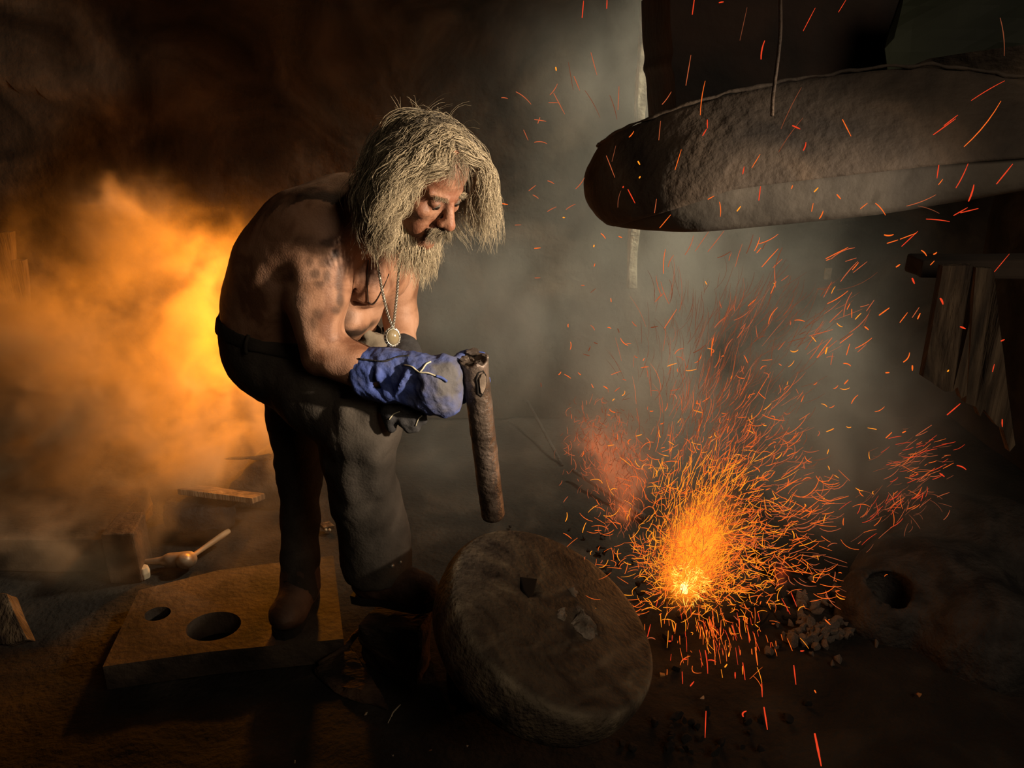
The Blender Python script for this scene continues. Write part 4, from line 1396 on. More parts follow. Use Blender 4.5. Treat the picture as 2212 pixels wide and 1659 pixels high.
for a_ in (-2.6, -1.9, -1.2, 2.6, 1.6):
    d = math.cos(a_) * FW + math.sin(a_) * RG
    d = d - wn * (d @ wn); d /= np.linalg.norm(d)
    rel = Vb - cb; al = rel @ d; pe = np.linalg.norm(rel - np.outer(al, d) - np.outer(rel @ wn, wn), axis=1)
    R0_ = al[pe < .012].max()
    p = Vector(cb + d * R0_); d = Vector(d)
    tube('belt_loop', bezier([p + d * .000 + Vector(wn) * .021, p + d * .005, p - Vector(wn) * .024], 4), .0045, M_trouser, trousers, sides=6)
p = P(531, 728, 1.80); 
def rivet(p, nrm, parent, r=.0045):
    bm = bmesh.new(); bmesh.ops.create_uvsphere(bm, u_segments=12, v_segments=8, radius=r, matrix=Matrix.Translation(p))
    o = bm_obj('rivet', bm, M_silver, parent); return o
def on_surface(px, py, VV):
    """the nearest point of a vertex cloud on the line of sight through px, py"""
    o_ = np.array((0, 0, CAM_H)); d_ = np.array(P(px, py, 1.8)) - o_; d_ /= np.linalg.norm(d_)
    rel = VV - o_; al = rel @ d_
    pe = np.linalg.norm(rel - np.outer(al, d_), axis=1)
    k = np.argmin(pe + np.where(pe < .012, al * .5 - 5, 0))
    return Vector(VV[k])
rivet(on_surface(531, 728, V), None, trousers, .005)
rivet(on_surface(849, 1222, V), None, trousers, .0055)
rivet(on_surface(866, 1213, V), None, trousers, .004)
# frayed hem of the near leg
hem = [A(740, 1203, 1.78), A(760, 1222, 1.73), A(800, 1226, 1.715), A(850, 1216, 1.72), A(890, 1190, 1.77), A(880, 1180, 1.85), A(800, 1180, 1.87), A(745, 1190, 1.83)]

# ---- boots ------------------------------------------------------------
def boot(name, heel, toe, ankle, top, label):
    h_, t_, a_, p_ = map(np.array, (heel, toe, ankle, top))
    fwd = (t_ - h_); L = np.linalg.norm(fwd); fwd /= L
    z = np.array((0, 0, 1.0)); sd = np.cross(fwd, z); sd /= np.linalg.norm(sd); upv = np.cross(sd, fwd)
    s = Solid(np.minimum.reduce([h_, t_, a_, p_]) - .09, np.maximum.reduce([h_, t_, a_, p_]) + .09, 0.004)
    s.path([p_, a_, h_ + upv * .055 + fwd * .05], [.052, .046, .046], .03)
    s.cone(h_ + upv * .036 + fwd * .03, t_ + upv * .034 - fwd * .06, .036, .044, .02)
    s.ell(t_ + upv * .036 - fwd * .055, (.062, .046, .036), [fwd, sd, upv], .02)
    s.cone(a_ + fwd * .02, t_ + upv * .05 - fwd * .09, .040, .036, .03)
    V, Q = s.mesh(2)
    low = (V - h_) @ upv
    V = V + np.outer(np.where(low < .004, .004 - low, 0), upv)
    V = V + vnormals(V, Q) * np.array([.0018 * noise.fractal(Vector(v) * 30, .8, 2, 3) for v in V])[:, None]
    bo = link_mesh(name, V, Q, M_boot, man)
    tag(bo, label)
    # sole
    pr = [(-.02 * L, .028), (.12 * L, .034), (.35 * L, .028), (.6 * L, .037), (.8 * L, .041), (.93 * L, .031), (1.01 * L, .012)]
    top_, bot_ = [], []
    for sgn in (1, -1):
        seq = pr if sgn > 0 else pr[::-1]
        for d, w_ in seq:
            c = h_ + fwd * d + sd * w_ * sgn
            top_.append(c + upv * .012); bot_.append(c - upv * .012)
    n_ = len(top_)
    F = [tuple(range(n_))[::-1], tuple(range(n_, 2 * n_))] + [(i, (i + 1) % n_, n_ + (i + 1) % n_, n_ + i) for i in range(n_)]
    link_mesh('sole', top_ + bot_, F, M_sole, bo, smooth=False)
    # lacing up the instep
    q0, q1 = a_ + fwd * .055 + upv * .03, t_ - fwd * .095 + upv * .088
    pts = bezier([q0 + sd * .012, (q0 + q1) / 2 + sd * .016 + upv * .006, q1 + sd * .004], 6)
    tube('lace', pts, .0022, M_thread, bo, sides=6)
    for k in range(4):
        c = q0 + (q1 - q0) * (k + .5) / 4 + upv * .004
        tube('lace', [c - sd * .022, c + upv * .005, c + sd * .022], .0018, M_boot, bo, sides=5)
    return V
boot('boot', A(772, 1283, 1.80), A(945, 1302, 1.73), A(806, 1215, 1.80), A(810, 1170, 1.80), 'scuffed brown leather boot on the wood block')
boot('boot', FL(670, 1282, .083), FL(606, 1374, .083), A(650, 1255, 1.93), A(648, 1225, 1.93), 'dark boot standing on the iron plate')

# ---- pipe in his hand --------------------------------------------------
pa, pb = P(1024, 778, 1.64), P(1065, 1112, 1.745)
pipe = empty('iron_pipe', pb, 'thick rusty iron pipe held upright in the blue glove', 'pipe')
ax = (pb - pa).normalized()
e1 = ax.orthogonal().normalized(); e2 = ax.cross(e1)
V, F = [], []
R0 = .0285; NS = 40; LN = (pb - pa).length; NR = 60
prof = [(t, R0) for t in np.linspace(0, 1, NR)] + [(1.0, R0 * .78), (.9, R0 * .78)]
prof = [(0.018, .001), (0.016, R0 * .4), (0.012, R0 * .72), (0.0, R0 * .80)] + prof
for i, (t, r) in enumerate(prof):
    for k in range(NS):
        a = 2 * PI * k / NS
        d = e1 * math.cos(a) + e2 * math.sin(a)
        p = pa + ax * (LN * t) + d * r
        p += d * (.0012 * noise.fractal(p * 40, .9, 2, 3) + .0010 * noise.noise(p * 15))
        if t < .06: p -= ax * (.010 * max(0, noise.noise(d * 3 + Vector((3, 1, 4))) + .1) * (1 - t / .06)); p += d * .003 * (1 - t / .06)
        V.append(p)
for i in range(len(prof) - 1):
    for k in range(NS):
        a, b = i * NS + k, i * NS + (k + 1) % NS
        F.append((a, a + NS, b + NS, b))
link_mesh('pipe_tube', V, F, M_pipe, pipe)
# lumps on the broken top and the scar on the front
for k, (an, sz) in enumerate(((2.2, .013), (3.6, .010), (4.9, .009), (0.8, .010))):
    d = e1 * math.cos(an) + e2 * math.sin(an)
    me = rock_mesh('burr', M_pipe, 60 + k, .8, 2)
    o = bpy.data.objects.new('burr', me); COL.objects.link(o); o.parent = pipe
    o.matrix_parent_inverse = Matrix.Translation(pipe.location).inverted()
    o.location = pa + d * R0 * .9 - ax * .004; o.scale = (sz, sz, sz * .8)
tc_ = (Vector((0, 0, CAM_H)) - pa); tc_ = (tc_ - ax * tc_.dot(ax)).normalized()
sd_ = tc_.cross(ax); 
if sd_.x < 0: sd_ = -sd_
def on_pipe(px, py, lift):
    c = P(px, py, 1.63); t = (c - pa).dot(ax); base = pa + ax * t
    x = max(-.95, min(.95, (c - base).dot(sd_) / R0)); 
    return base + sd_ * (R0 + lift) * x + tc_ * (R0 + lift) * math.sqrt(1 - x * x)
out = [(1037, 802), (1043, 801), (1047, 812), (1048, 826), (1046, 838), (1041, 850), (1037, 844), (1036, 828), (1034, 815)]
top_ = [on_pipe(x, y, .0045) for x, y in out]; bot_ = [on_pipe(x, y, -.006) for x, y in out]
M_scar = mat('pale_rust', [(0.11, 0.08, 0.058), (0.21, 0.155, 0.115)], scale=30, rough=0.8, bump=0.6)
tag(hull_obj('scar_plate', top_ + bot_, M_scar, pipe, bevel=.001), 'pale worn plate set into the pipe')
out2 = [(1040 + (x - 1042) * 1.55, 824 + (y - 824) * 1.25) for x, y in out]
pts = [on_pipe(x, y, .0008) for x, y in out2]
tube('scar_groove', pts + pts[:1], .0022, M_black, pipe, sides=6)

# ---- gloves ------------------------------------------------------------
def seam(pts, r, parent, name='piping', m=None):
    return tube(name, bezier(pts, 6), r, m or M_thread, parent, sides=6)

gl = Solid((-0.42, 1.42, 0.68), (0.02, 1.86, 1.10), 0.0042)
s = gl
c0, c1, c2, c3 = A(785, 808, 1.672), A(840, 812, 1.655), A(895, 818, 1.635), A(935, 826, 1.625)
zz = np.array((0, 0, 1.0))
s.path([c0, c1, c2], [.056, .056, .050], .01)
s.cone(c0 + zz * .012, c1 + zz * .012, .050, .050, .01)
s.path([c2, c3], [.050, .048], .03)
hand = A(950, 838, 1.625)
s.ell(hand, (.044, .034, .056), None, .03)
s.cone(A(930, 815, 1.63), A(968, 806, 1.62), .034, .024, .03)
s.cone(A(930, 855, 1.63), A(968, 872, 1.625), .034, .026, .03)
# fingers curl behind the pipe, thumb closes along its near side
pc = lambda t: np.array(pa + ax * (LN * t))
hx_ = np.array(sd_); hy_ = np.array(tc_)
RF = R0 + .013
for k, (t, r, ln) in enumerate(((.045, .0145, 1.0), (.115, .0155, 1.12), (.185, .015, 1.05), (.25, .013, .9))):
    c = pc(t)
    kn = c - hx_ * (RF + .034) - hy_ * (.004 + .002 * k)
    arc = [kn, c - hx_ * (RF + .004) - hy_ * .022, c - hx_ * .55 * RF - hy_ * RF * .95, c + hx_ * .40 * RF * ln - hy_ * RF * 1.0]
    s.path(arc, [r * 1.15, r * 1.08, r, r * .9], .006)
c = pc(.03)
s.path([A(930, 797, 1.63), A(962, 786, 1.635), c - hx_ * RF * 1.05 - hy_ * .016, c - hx_ * .3 * RF - hy_ * RF * 1.05 - np.array(ax) * .004], [.022, .018, .015, .0125], .010)
# deep folds in the gauntlet
for pts, r in (([(829, 790), (831, 835), (845, 862)], (.008, .010, .006)), ([(872, 762), (856, 800), (848, 846)], (.017, .015, .007)), ([(893, 798), (884, 835), (868, 860)], (.009, .013, .012)),
               ([(868, 862), (880, 872)], (.013, .010)), ([(912, 788), (905, 803)], (.012, .007)), ([(805, 800), (812, 840), (828, 862)], (.004, .006, .003)), ([(838, 800), (852, 772)], (.004, .006)), ([(905, 830), (898, 856)], (.005, .004)), ([(925, 880), (905, 868)], (.006, .004)), ([(884, 862), (886, 888)], (.012, .006)), ([(960, 860), (972, 895)], (.004, .004))):
    pp = [on_surface_pt for on_surface_pt in pts]
    q = []
    for (x, y) in pp:
        # on the near surface of the cuff
        base = c0 + (c2 - c0) * ((x - 785) / 110.0)
        Yb = base[1] - .052
        q.append(A(x, y, Yb))
    s.path(q, list(r), .012, cut=True)
# hollow cuff
ca = (c1 - c0) / np.linalg.norm(c1 - c0)
s.cone(c0 - ca * .06, c0 + ca * .045, .051, .040, .004, cut=True)
ct_ = ca * np.array((1, 1, 1)) + zz * .28; ct_ /= np.linalg.norm(ct_)
s.plane(c0 - ca * .004, -ct_)
V, Q = s.mesh(2)
N = vnormals(V, Q)
V = V + N * np.array([.0034 * noise.fractal(Vector((v[0] * 1.8 + v[2] * .8, v[1], v[2] * .7)) * 26, .8, 2, 3) for v in V])[:, None]
glove = link_mesh('glove', V, Q, M_glove, man)
tag(glove, 'blue leather gauntlet on his right hand')
VG = V
c_ = np.array(P(965, 835, 1.58))
wear = np.clip(1.35 * np.exp(-(np.linalg.norm((V - c_) / np.array((.06, .09, .07)), axis=1)) ** 2) + np.array([0.5 * noise.fractal(Vector(v) * 28, .8, 2, 3) for v in V]) - .12, 0, 1)
wear = np.maximum(wear, np.clip(np.array([noise.fractal(Vector(v) * 16 + Vector((4, 0, 0)), .8, 2, 3) for v in V]) - .25, 0, .5))
float_attr(glove, 'wear', wear)
G = lambda x, y: on_surface(x, y, VG) - Vector((0, .0025, 0))
seam([G(x, y) for x, y in ((874, 787), (888, 791), (900, 797), (908, 803), (925, 806), (942, 811))], .0018, glove)
seam([G(x, y) for x, y in ((933, 779), (922, 786), (913, 795), (908, 803))], .0018, glove)
seam([G(x, y) for x, y in ((942, 811), (955, 817), (967, 824))], .003, glove, 'blue_seam', M_glove)
seam([G(x, y) for x, y in ((776, 772), (800, 776), (830, 779), (860, 768), (882, 762))], .0022, glove, 'hem_stitch', M_gdark)
# left glove, dark, hanging over the knee
lg = Solid((-0.40, 1.50, 0.60), (-0.05, 2.05, 1.0), 0.0045)
s = lg
l0, l1, l2 = A(866, 765, 1.89), A(868, 828, 1.78), A(868, 866, 1.70)
s.path([l0, l1, l2], [.052, .050, .042], .02)
s.ell(A(876, 878, 1.675), (.040, .030, .030), None, .02)
for k, (bx, by, mx, my, tx, ty, r) in enumerate(((850, 885, 843, 905, 846, 925, .0135), (868, 888, 872, 908, 884, 926, .0145), (885, 886, 893, 905, 898, 923, .0140), (900, 880, 909, 895, 914, 909, .0125))):
    s.path([A(bx, by, 1.665), A(mx, my, 1.645), A(tx, ty, 1.65)], [r * 1.1, r, r * .85], .006)
s.path([A(848, 868, 1.68), A(838, 890, 1.655), A(842, 916, 1.65)], [.016, .015, .012], .01)
la = (l1 - l0) / np.linalg.norm(l1 - l0)
s.cone(l0 - la * .05, l0 + la * .04, .046, .036, .004, cut=True)
V, Q = s.mesh(2)
V = V + vnormals(V, Q) * np.array([.0025 * noise.fractal(Vector(v) * 26, .8, 2, 3) for v in V])[:, None]
lglove = link_mesh('glove', V, Q, M_gdark, man)
tag(lglove, 'dark soiled gauntlet on his left hand behind the blue one')
on = lambda x, y: on_surface(x, y, V) - Vector((0, .002, 0))
seam([on(x, y) for x, y in ((842, 905), (852, 895), (862, 889))], .0013, lglove)
seam([on(x, y) for x, y in ((898, 920), (903, 905), (912, 896))], .0013, lglove)
tube('glove_strap', [P(902, 918, 1.65), P(920, 914, 1.65)], .0016, M_thread, lglove, sides=6)

# ---- necklace and cord --------------------------------------------------
nk = empty('necklace', P(848, 740, 1.66), 'silver rope chain with a milky oval stone hanging from the man’s neck', 'necklace')
near = bezier([P(800, 498, 1.70), P(808, 530, 1.69), P(815, 570, 1.685), P(826, 630, 1.675), P(838, 680, 1.668), P(848, 706, 1.662)], 30)
far = bezier([P(868, 545, 1.71), P(862, 580, 1.70), P(857, 640, 1.685), P(852, 685, 1.67), P(849, 706, 1.662)], 30)
for ch in (near, far):
    pts, fr = frames(ch)
    dist = 0.0
    st = [[], []]
    for i, (p, (t, nn, bb)) in enumerate(zip(pts, fr)):
        if i: dist += (p - pts[i - 1]).length
        for k in range(2):
            a = dist * 2 * PI / 0.013 + PI * k
            st[k].append(p + (nn * math.cos(a) + bb * math.sin(a)) * .0020)
    V, F = [], []
    for k in range(2):
        v_, f_ = tube_data(st[k], .0016, 5)
        F += [tuple(i + len(V) for i in f) for f in f_]; V += v_
    tag(link_mesh('chain', V, F, M_silver, nk), 'twisted silver rope strand')
for (x, y, Y) in ((821, 602, 1.68), (830, 645, 1.673)):
    a = P(x - 1.5, y - 5, Y); b = P(x + 1.5, y + 5, Y)
    tube('clasp', [a, a.lerp(b, .5), b], [.0032, .0026, .0032], M_silver, nk, sides=10)
pc_ = P(848, 728, 1.655)
vn = (Vector((0, 0, CAM_H)) - pc_).normalized(); vn = (vn + Vector((0.35, 0, -.1))).normalized()
sx_ = Vector((0, 0, 1)).cross(vn).normalized(); sy_ = vn.cross(sx_)
def oval(rx, ry, off, n=40): return [pc_ + sx_ * rx * math.cos(2 * PI * k / n) + sy_ * ry * math.sin(2 * PI * k / n) + vn * off for k in range(n + 1)]
pend = empty('pendant', pc_, None, None); pend.parent = nk; pend.matrix_parent_inverse = Matrix.Translation(nk.location).inverted()
bz = tube('bezel', oval(.0165, .0195, -.002), .0022, M_silver, pend, sides=8)
tube('bezel_rim', oval(.0145, .0175, .003), .0014, M_silver, pend, sides=8)
bm = bmesh.new()
bmesh.ops.create_uvsphere(bm, u_segments=24, v_segments=14, radius=1)
for v in bm.verts: v.co = pc_ + sx_ * v.co.x * .0140 + sy_ * v.co.y * .0168 + vn * (v.co.z * .008 + .001)
tag(bm_obj('pendant_stone', bm, M_stone, pend), 'milky yellowish oval stone')
for k in range(18):
    a = 2 * PI * k / 18
    c = pc_ + sx_ * .0172 * math.cos(a) + sy_ * .0202 * math.sin(a) + vn * .0005
    bm = bmesh.new(); bmesh.ops.create_icosphere(bm, subdivisions=1, radius=.0017, matrix=Matrix.Translation(c))
    bm_obj('bead', bm, M_silver, pend)
tube('bail', [pc_ + sy_ * .019, pc_ + sy_ * .024 + vn * .003, Vector(near[-1]) + Vector((0, 0, .003))], .0022, M_silver, pend, sides=8)
co_ = bezier([on_surface(x, y, VB) - Vector((0, .003, 0)) for x, y in ((797, 560), (794, 590), (793, 625), (795, 652))], 6)
co2 = bezier([on_surface(x, y, VB) - Vector((0, .003, 0)) for x, y in ((795, 652), (803, 662), (815, 650), (828, 625), (842, 590))], 6)
cord = tag(tube('neck_cord', co_ + co2[1:], .0012, M_cord, sides=6), 'thin dark cord in a V on the man’s chest', 'cord')


# ================================================================== FIRE AND SPARKS
FC = P(1476, 1266, 1.95)
M_core = glow('white_hot_metal', (1.0, 0.62, 0.18), 4.0)
pts = [FC + Vector((random.uniform(-.017, .017), random.uniform(-.02, .02), random.uniform(-.03, .028))) for _ in range(16)]
core = hull_obj('molten_lump', pts, M_core, bevel=.002, cuts=2, rough=.004, seed=2, smooth=True)
tag(core, 'white hot glowing lump at the heart of the spark shower', 'molten lump')
# flames
smoke('flame', 'small yellow flame around the white hot lump', (FC.x - .16, FC.y - .14, FC.z - .07), (FC.x + .18, FC.y + .14, FC.z + .32), 0.007,
      [((FC.x, FC.y, FC.z + .01), (.032, .035, .05), 2.6), ((FC.x + .02, FC.y, FC.z + .08), (.055, .05, .09), .8), ((FC.x + .06, FC.y, FC.z + .18), (.06, .05, .10), .4)],
      9.0, (.9, .4, .1), noise_scale=14, detail=4, warp=.10, base=.15, lo_n=.42, hi_n=.62, emit=((1.0, .26, .015), 1.5))
fa = P(1320, 1010, 2.2)
smoke('flame', 'hazy orange flame rising behind the dark bar', (fa.x - .22, fa.y - .12, fa.z - .20), (fa.x + .22, fa.y + .12, fa.z + .24), 0.008,
      [(P(1345, 1020, 2.2), (.055, .04, .085), .8), (P(1290, 965, 2.2), (.05, .04, .08), .5), (P(1350, 1115, 2.2), (.03, .03, .035), 1.2), (P(1255, 930, 2.2), (.03, .03, .05), .3)],
      8.0, (.8, .5, .3), noise_scale=13, detail=5, warp=.14, base=.02, lo_n=.42, hi_n=.66, emit=((1.0, .21, .06), 1.5), seed=(2, 5, 1))
fb = P(1692, 1240, 2.0)
smoke('flame', 'little red flame at the right edge of the spark shower', (fb.x - .06, fb.y - .05, fb.z - .07), (fb.x + .06, fb.y + .05, fb.z + .08), 0.006,
      [(fb, (.014, .014, .026), 1.3)], 9.0, (.8, .4, .3), noise_scale=24, detail=3, warp=.06, base=.05, lo_n=.42, hi_n=.6, emit=((1.0, .07, .015), .5), seed=(7, 5, 1))

SPARK = {'white': glow('spark_yellow', (1.0, 0.50, 0.07), 2.0), 'yellow': glow('spark_gold', (1.0, 0.27, 0.014), 1.35), 'orange': glow('spark_orange', (1.0, 0.15, 0.016), 1.0),
         'salmon': glow('spark_salmon', (0.85, 0.17, 0.055), 0.62), 'dim': glow('spark_dim', (0.6, 0.15, 0.06), 0.34), 'red': glow('spark_red', (1.0, 0.065, 0.018), 0.8)}
KEYS = list(SPARK)


def streak(px, py, Y, ang, ln, bend=0.0, dy=0.0):
    """a short curved glowing sliver; ang in the picture's sense, 0 = right, 90 = up"""
    a = math.radians(ang)
    c = P(px, py, Y); k = mpp(c)
    d = Vector((math.cos(a), dy, math.sin(a))).normalized() * ln * k
    n_ = Vector((-math.sin(a), 0, math.cos(a))) * bend * ln * k
    m = 3 if abs(bend) < .02 else 6
    return [c + d * (t - .5) + n_ * (1 - (2 * t - 1) ** 2) for t in [i / (m - 1) for i in range(m)]], k


class Bunch:
    def __init__(s): s.V, s.F, s.M = [], [], []
    def add(s, pts, r, key):
        m = len(pts)
        v, f = tube_data(pts, [r * (.45 + .55 * math.sin(PI * min(1, .12 + .88 * i / (m - 1)))) for i in range(m)], 3, caps=False)
        o = len(s.V)
        s.V += v; s.F += [tuple(i + o for i in q) for q in f]; s.M += [KEYS.index(key)] * len(f)
    def obj(s, name, label):
        me = bpy.data.meshes.new(name); me.from_pydata([tuple(v) for v in s.V], [], s.F)
        for k in KEYS: me.materials.append(SPARK[k])
        me.polygons.foreach_set('material_index', s.M)
        o = bpy.data.objects.new(name, me); COL.objects.link(o)
        return tag(o, label, 'sparks', kind='stuff')


R_ = random.Random(11)
sh = Bunch()
CX, CYp = 1476, 1262
# burst round the core
for i in range(2700):
    r = R_.expovariate(1 / 88.0) + 8
    if r > 330: continue
    th = R_.gauss(72, 62)
    if R_.random() < .2: th = R_.uniform(0, 360)
    a = math.radians(th)
    x = CX + 30 * min(1, r / 120) + r * math.cos(a) * .95; y = CYp - r * math.sin(a)
    if y > CYp + 60 and R_.random() < .5: continue
    dirn = th + R_.gauss(0, 38) + (R_.choice((-60, 50)) if R_.random() < .25 else 0)
    ln = R_.uniform(10, 26) + r * .06
    p, k = streak(x, y, 1.95 + R_.gauss(0, 1) * .0011 * (r + 20), dirn, ln, R_.gauss(0, .14), R_.gauss(0, .35))
    sh.add(p, R_.uniform(.45, .9) * k, 'white' if r < 45 and R_.random() < .3 else ('yellow' if R_.random() < .62 - r * .0012 else 'orange'))
# the rising plume
def plume(h): return 1482 + 60 * h ** .8 * 1.5 + 45 * h * h, 1250 - 640 * h
for i in range(1450):
    h = R_.random() ** 1.45
    cx, cy_ = plume(h)
    off = R_.gauss(0, 1) * (26 + 92 * h)
    x, y = cx + off, cy_ + R_.gauss(0, 16)
    dirn = 78 - off * .16 - 8 * h + R_.gauss(0, 11)
    ln = R_.uniform(18, 64) * (.7 + .8 * h)
    p, k = streak(x, y, 1.95 + R_.gauss(0, .05 + .12 * h), dirn, ln, R_.gauss(-.05, .05), R_.gauss(0, .2))
    q = R_.random()
    key = 'yellow' if h < .38 and q < .75 else ('orange' if q < .6 - .8 * h else ('salmon' if q < .85 - .75 * h else 'dim'))
    sh.add(p, R_.uniform(.42, .78) * (1 - .35 * h) * k, key)
# the fan thrown to the right
for i in range(300):
    t = R_.random()
    th = R_.uniform(-22, 66)
    r = 90 + 270 * R_.random() ** .9
    a = math.radians(th)
    x = 1480 + r * math.cos(a); y = 1180 - r * math.sin(a) * .95
    p, k = streak(x, y, 1.95 + R_.gauss(0, .10), th - 8 + R_.gauss(0, 24), R_.uniform(18, 60), R_.gauss(-.08, .09), R_.gauss(0, .2))
    q = R_.random()
    sh.add(p, R_.uniform(.55, 1.0) * k, 'orange' if q < .3 else ('yellow' if q < .45 and r < 220 else ('salmon' if q < .8 else 'dim')))
# falling at the foot
for i in range(330):
    x = R_.gauss(1545, 62); y = R_.uniform(1320, 1450) + R_.expovariate(1 / 22.0)
    if x < 1400: continue
    p, k = streak(x, min(y, 1540), 1.90 + R_.gauss(0, .10), -78 + (1545 - x) * -.06 + R_.gauss(0, 6), R_.uniform(12, 48), R_.gauss(0, .02), R_.gauss(0, .15))
    q = R_.random()
    sh.add(p, R_.uniform(.6, 1.0) * k, 'orange' if q < .6 else ('red' if q < .85 else 'yellow'))
# loose short ones all round
for i in range(420):
    x, y = R_.gauss(1560, 150), R_.gauss(1080, 190)
    if y > 1420 or x < 1190: continue
    p, k = streak(x, y, 1.95 + R_.gauss(0, .2), R_.uniform(0, 180), R_.uniform(6, 24), R_.gauss(0, .12), R_.gauss(0, .3))
    sh.add(p, R_.uniform(.7, 1.15) * k, R_.choice(('orange', 'orange', 'yellow', 'salmon')))
sh.obj('spark_shower', 'dense shower of orange sparks streaming up from the white hot lump')
cl = Bunch()
for i in range(620):
    q = R_.random()
    if q < .5: x, y = R_.gauss(1345, 32), R_.gauss(1010, 52)
    elif q < .85: x, y = R_.gauss(1285, 34), R_.gauss(955, 42)
    else: x, y = R_.gauss(1345, 22), R_.gauss(1110, 22)
    p, k = streak(x, y, 2.10 + R_.gauss(0, .05), R_.gauss(95, 30), R_.uniform(7, 28), R_.gauss(0, .1), R_.gauss(0, .3))
    cl.add(p, R_.uniform(.4, .7) * k, R_.choice(('salmon', 'salmon', 'dim', 'dim')))
cl.obj('spark_cluster', 'hazy swarm of small salmon sparks over the dark bar')
cr_ = Bunch()
for i in range(190):
    q = R_.random()
    if q < .45:
        x, y = R_.gauss(1985, 40), R_.gauss(1000, 26); an = R_.gauss(22, 16)
    elif q < .8:
        x = R_.uniform(1850, 2010); y = 1135 - (x - 1850) * .55 + R_.gauss(0, 28); an = R_.gauss(48, 14)
    else:
        x, y = R_.gauss(1955, 50), R_.gauss(1085, 28); an = R_.uniform(0, 180)
    p, k = streak(x, y, 2.05 + R_.gauss(0, .07), an, R_.uniform(8, 42), R_.gauss(-.04, .06), R_.gauss(0, .2))
    cr_.add(p, R_.uniform(.4, .7) * k, R_.choice(('salmon', 'red', 'dim', 'dim', 'orange')))
cr_.obj('spark_cluster', 'smaller swirl of reddish sparks at the far right of the smoke')

# sparks that fly alone: each an object of its own
def lone(px, py, ang, ln, key, r=1.0, bend=0.0, Y=None, zone=0):
    Y = R_.uniform(1.45, 1.62) if Y is None else Y
    p, k = streak(px, py, Y, ang, ln, bend)
    m = len(p); c = sum(p, Vector()) / m
    v, f = tube_data([q - c for q in p], [r * k * (.5 + .5 * math.sin(PI * min(1, .15 + .85 * i / (m - 1)))) for i in range(m)], 5)
    me = bpy.data.meshes.new('spark'); me.from_pydata([tuple(q) for q in v], [], f); me.materials.append(SPARK[key])
    o = bpy.data.objects.new('spark', me); o.location = c; COL.objects.link(o)
    lab, grp = ZONES[zone]
    tag(o, lab, 'spark', grp)


ZONES = [('thin orange spark flying in front of the dark hood', 'sparks in front of the hood'), ('short orange spark floating between the grey hair and the hood', 'sparks between hair and hood'),
         ('red spark high up in front of the dark chimney', 'sparks in front of the chimney'), ('orange spark drifting in the dark smoke at the right, near the hanging boards', 'sparks near the hanging boards'),
         ('red orange spark falling to the floor below the shower', 'sparks falling below the shower'), ('thin orange spark rising under the hood edge', 'sparks under the hood edge'), ('small spark in the air left of the shower', 'sparks left of the shower')]
# those one can make out singly in the photograph
for a_ in ((1259, 20, 86, 34, 'red', 1.2, 0, 2), (1311, 8, 90, 20, 'red', 1.2, 0, 2), (1498, 12, 86, 36, 'red', 1.2, 0, 2), (1558, 5, 10, 10, 'red', 1.6, 0, 2), (1648, 108, 84, 38, 'red', 1.5, .06, 2), (1606, 52, 82, 66, 'dim', .7, 0, 2),
           (1748, 42, 66, 50, 'red', .8, 0, 2), (1487, 152, 84, 62, 'salmon', .9, 0, 2), (1518, 212, 86, 70, 'orange', .9, .03, 2), (1820, 12, 62, 30, 'red', .7, 0, 2), (2165, 80, -72, 80, 'dim', .9, .04, 2)):
    lone(*a_[:5], r=a_[5], bend=a_[6], zone=a_[7], Y=1.5)
for a_ in ((1283, 138, -72, 48, 'salmon', .9, 0), (1233, 165, -78, 58, 'dim', .7, 0), (1246, 180, -65, 32, 'salmon', 1.0, 0), (1336, 212, 90, 48, 'salmon', .9, 0), (1131, 212, -38, 42, 'salmon', .9, .06), (1196, 193, 55, 28, 'salmon', .9, -.06),
           (1167, 260, -8, 26, 'salmon', 1.1, 0), (1164, 260, 70, 14, 'salmon', 1.0, 0), (1208, 224, -60, 50, 'salmon', .9, 0), (1196, 222, 0, 22, 'salmon', 1.0, 0), (1168, 309, -6, 28, 'salmon', 1.0, .1), (1136, 292, -65, 24, 'salmon', .8, 0),
           (1440, 212, 55, 32, 'salmon', .9, -.04), (1325, 232, -70, 52, 'dim', .8, .03), (1280, 225, -58, 66, 'dim', .7, .03), (1190, 394, -25, 16, 'salmon', 1.1, .06), (1150, 406, 38, 20, 'salmon', .9, 0), (1091, 441, -10, 12, 'orange', 1.4, 0),
           (1253, 396, 52, 30, 'salmon', .9, -.05), (1060, 353, -75, 10, 'orange', 1.2, 0), (1201, 149, -80, 8, 'yellow', 1.6, 0), (1157, 425, -32, 15, 'salmon', .9, .05), (1192, 452, 28, 22, 'salmon', .8, .03), (1233, 447, 30, 24, 'salmon', .8, .05),
           (1161, 536, 5, 14, 'orange', 1.1, 0), (1119, 486, 3, 14, 'salmon', .8, 0), (1303, 510, -48, 16, 'orange', 1.0, .06), (1340, 512, -20, 8, 'orange', 1.2, 0), (1218, 470, 0, 5, 'yellow', 1.6, 0), (1283, 531, 80, 5, 'yellow', 1.6, 0), (1090, 212, -8, 14, 'salmon', .9, .05)):
    lone(*a_[:5], r=a_[5], bend=a_[6], zone=1, Y=1.75)
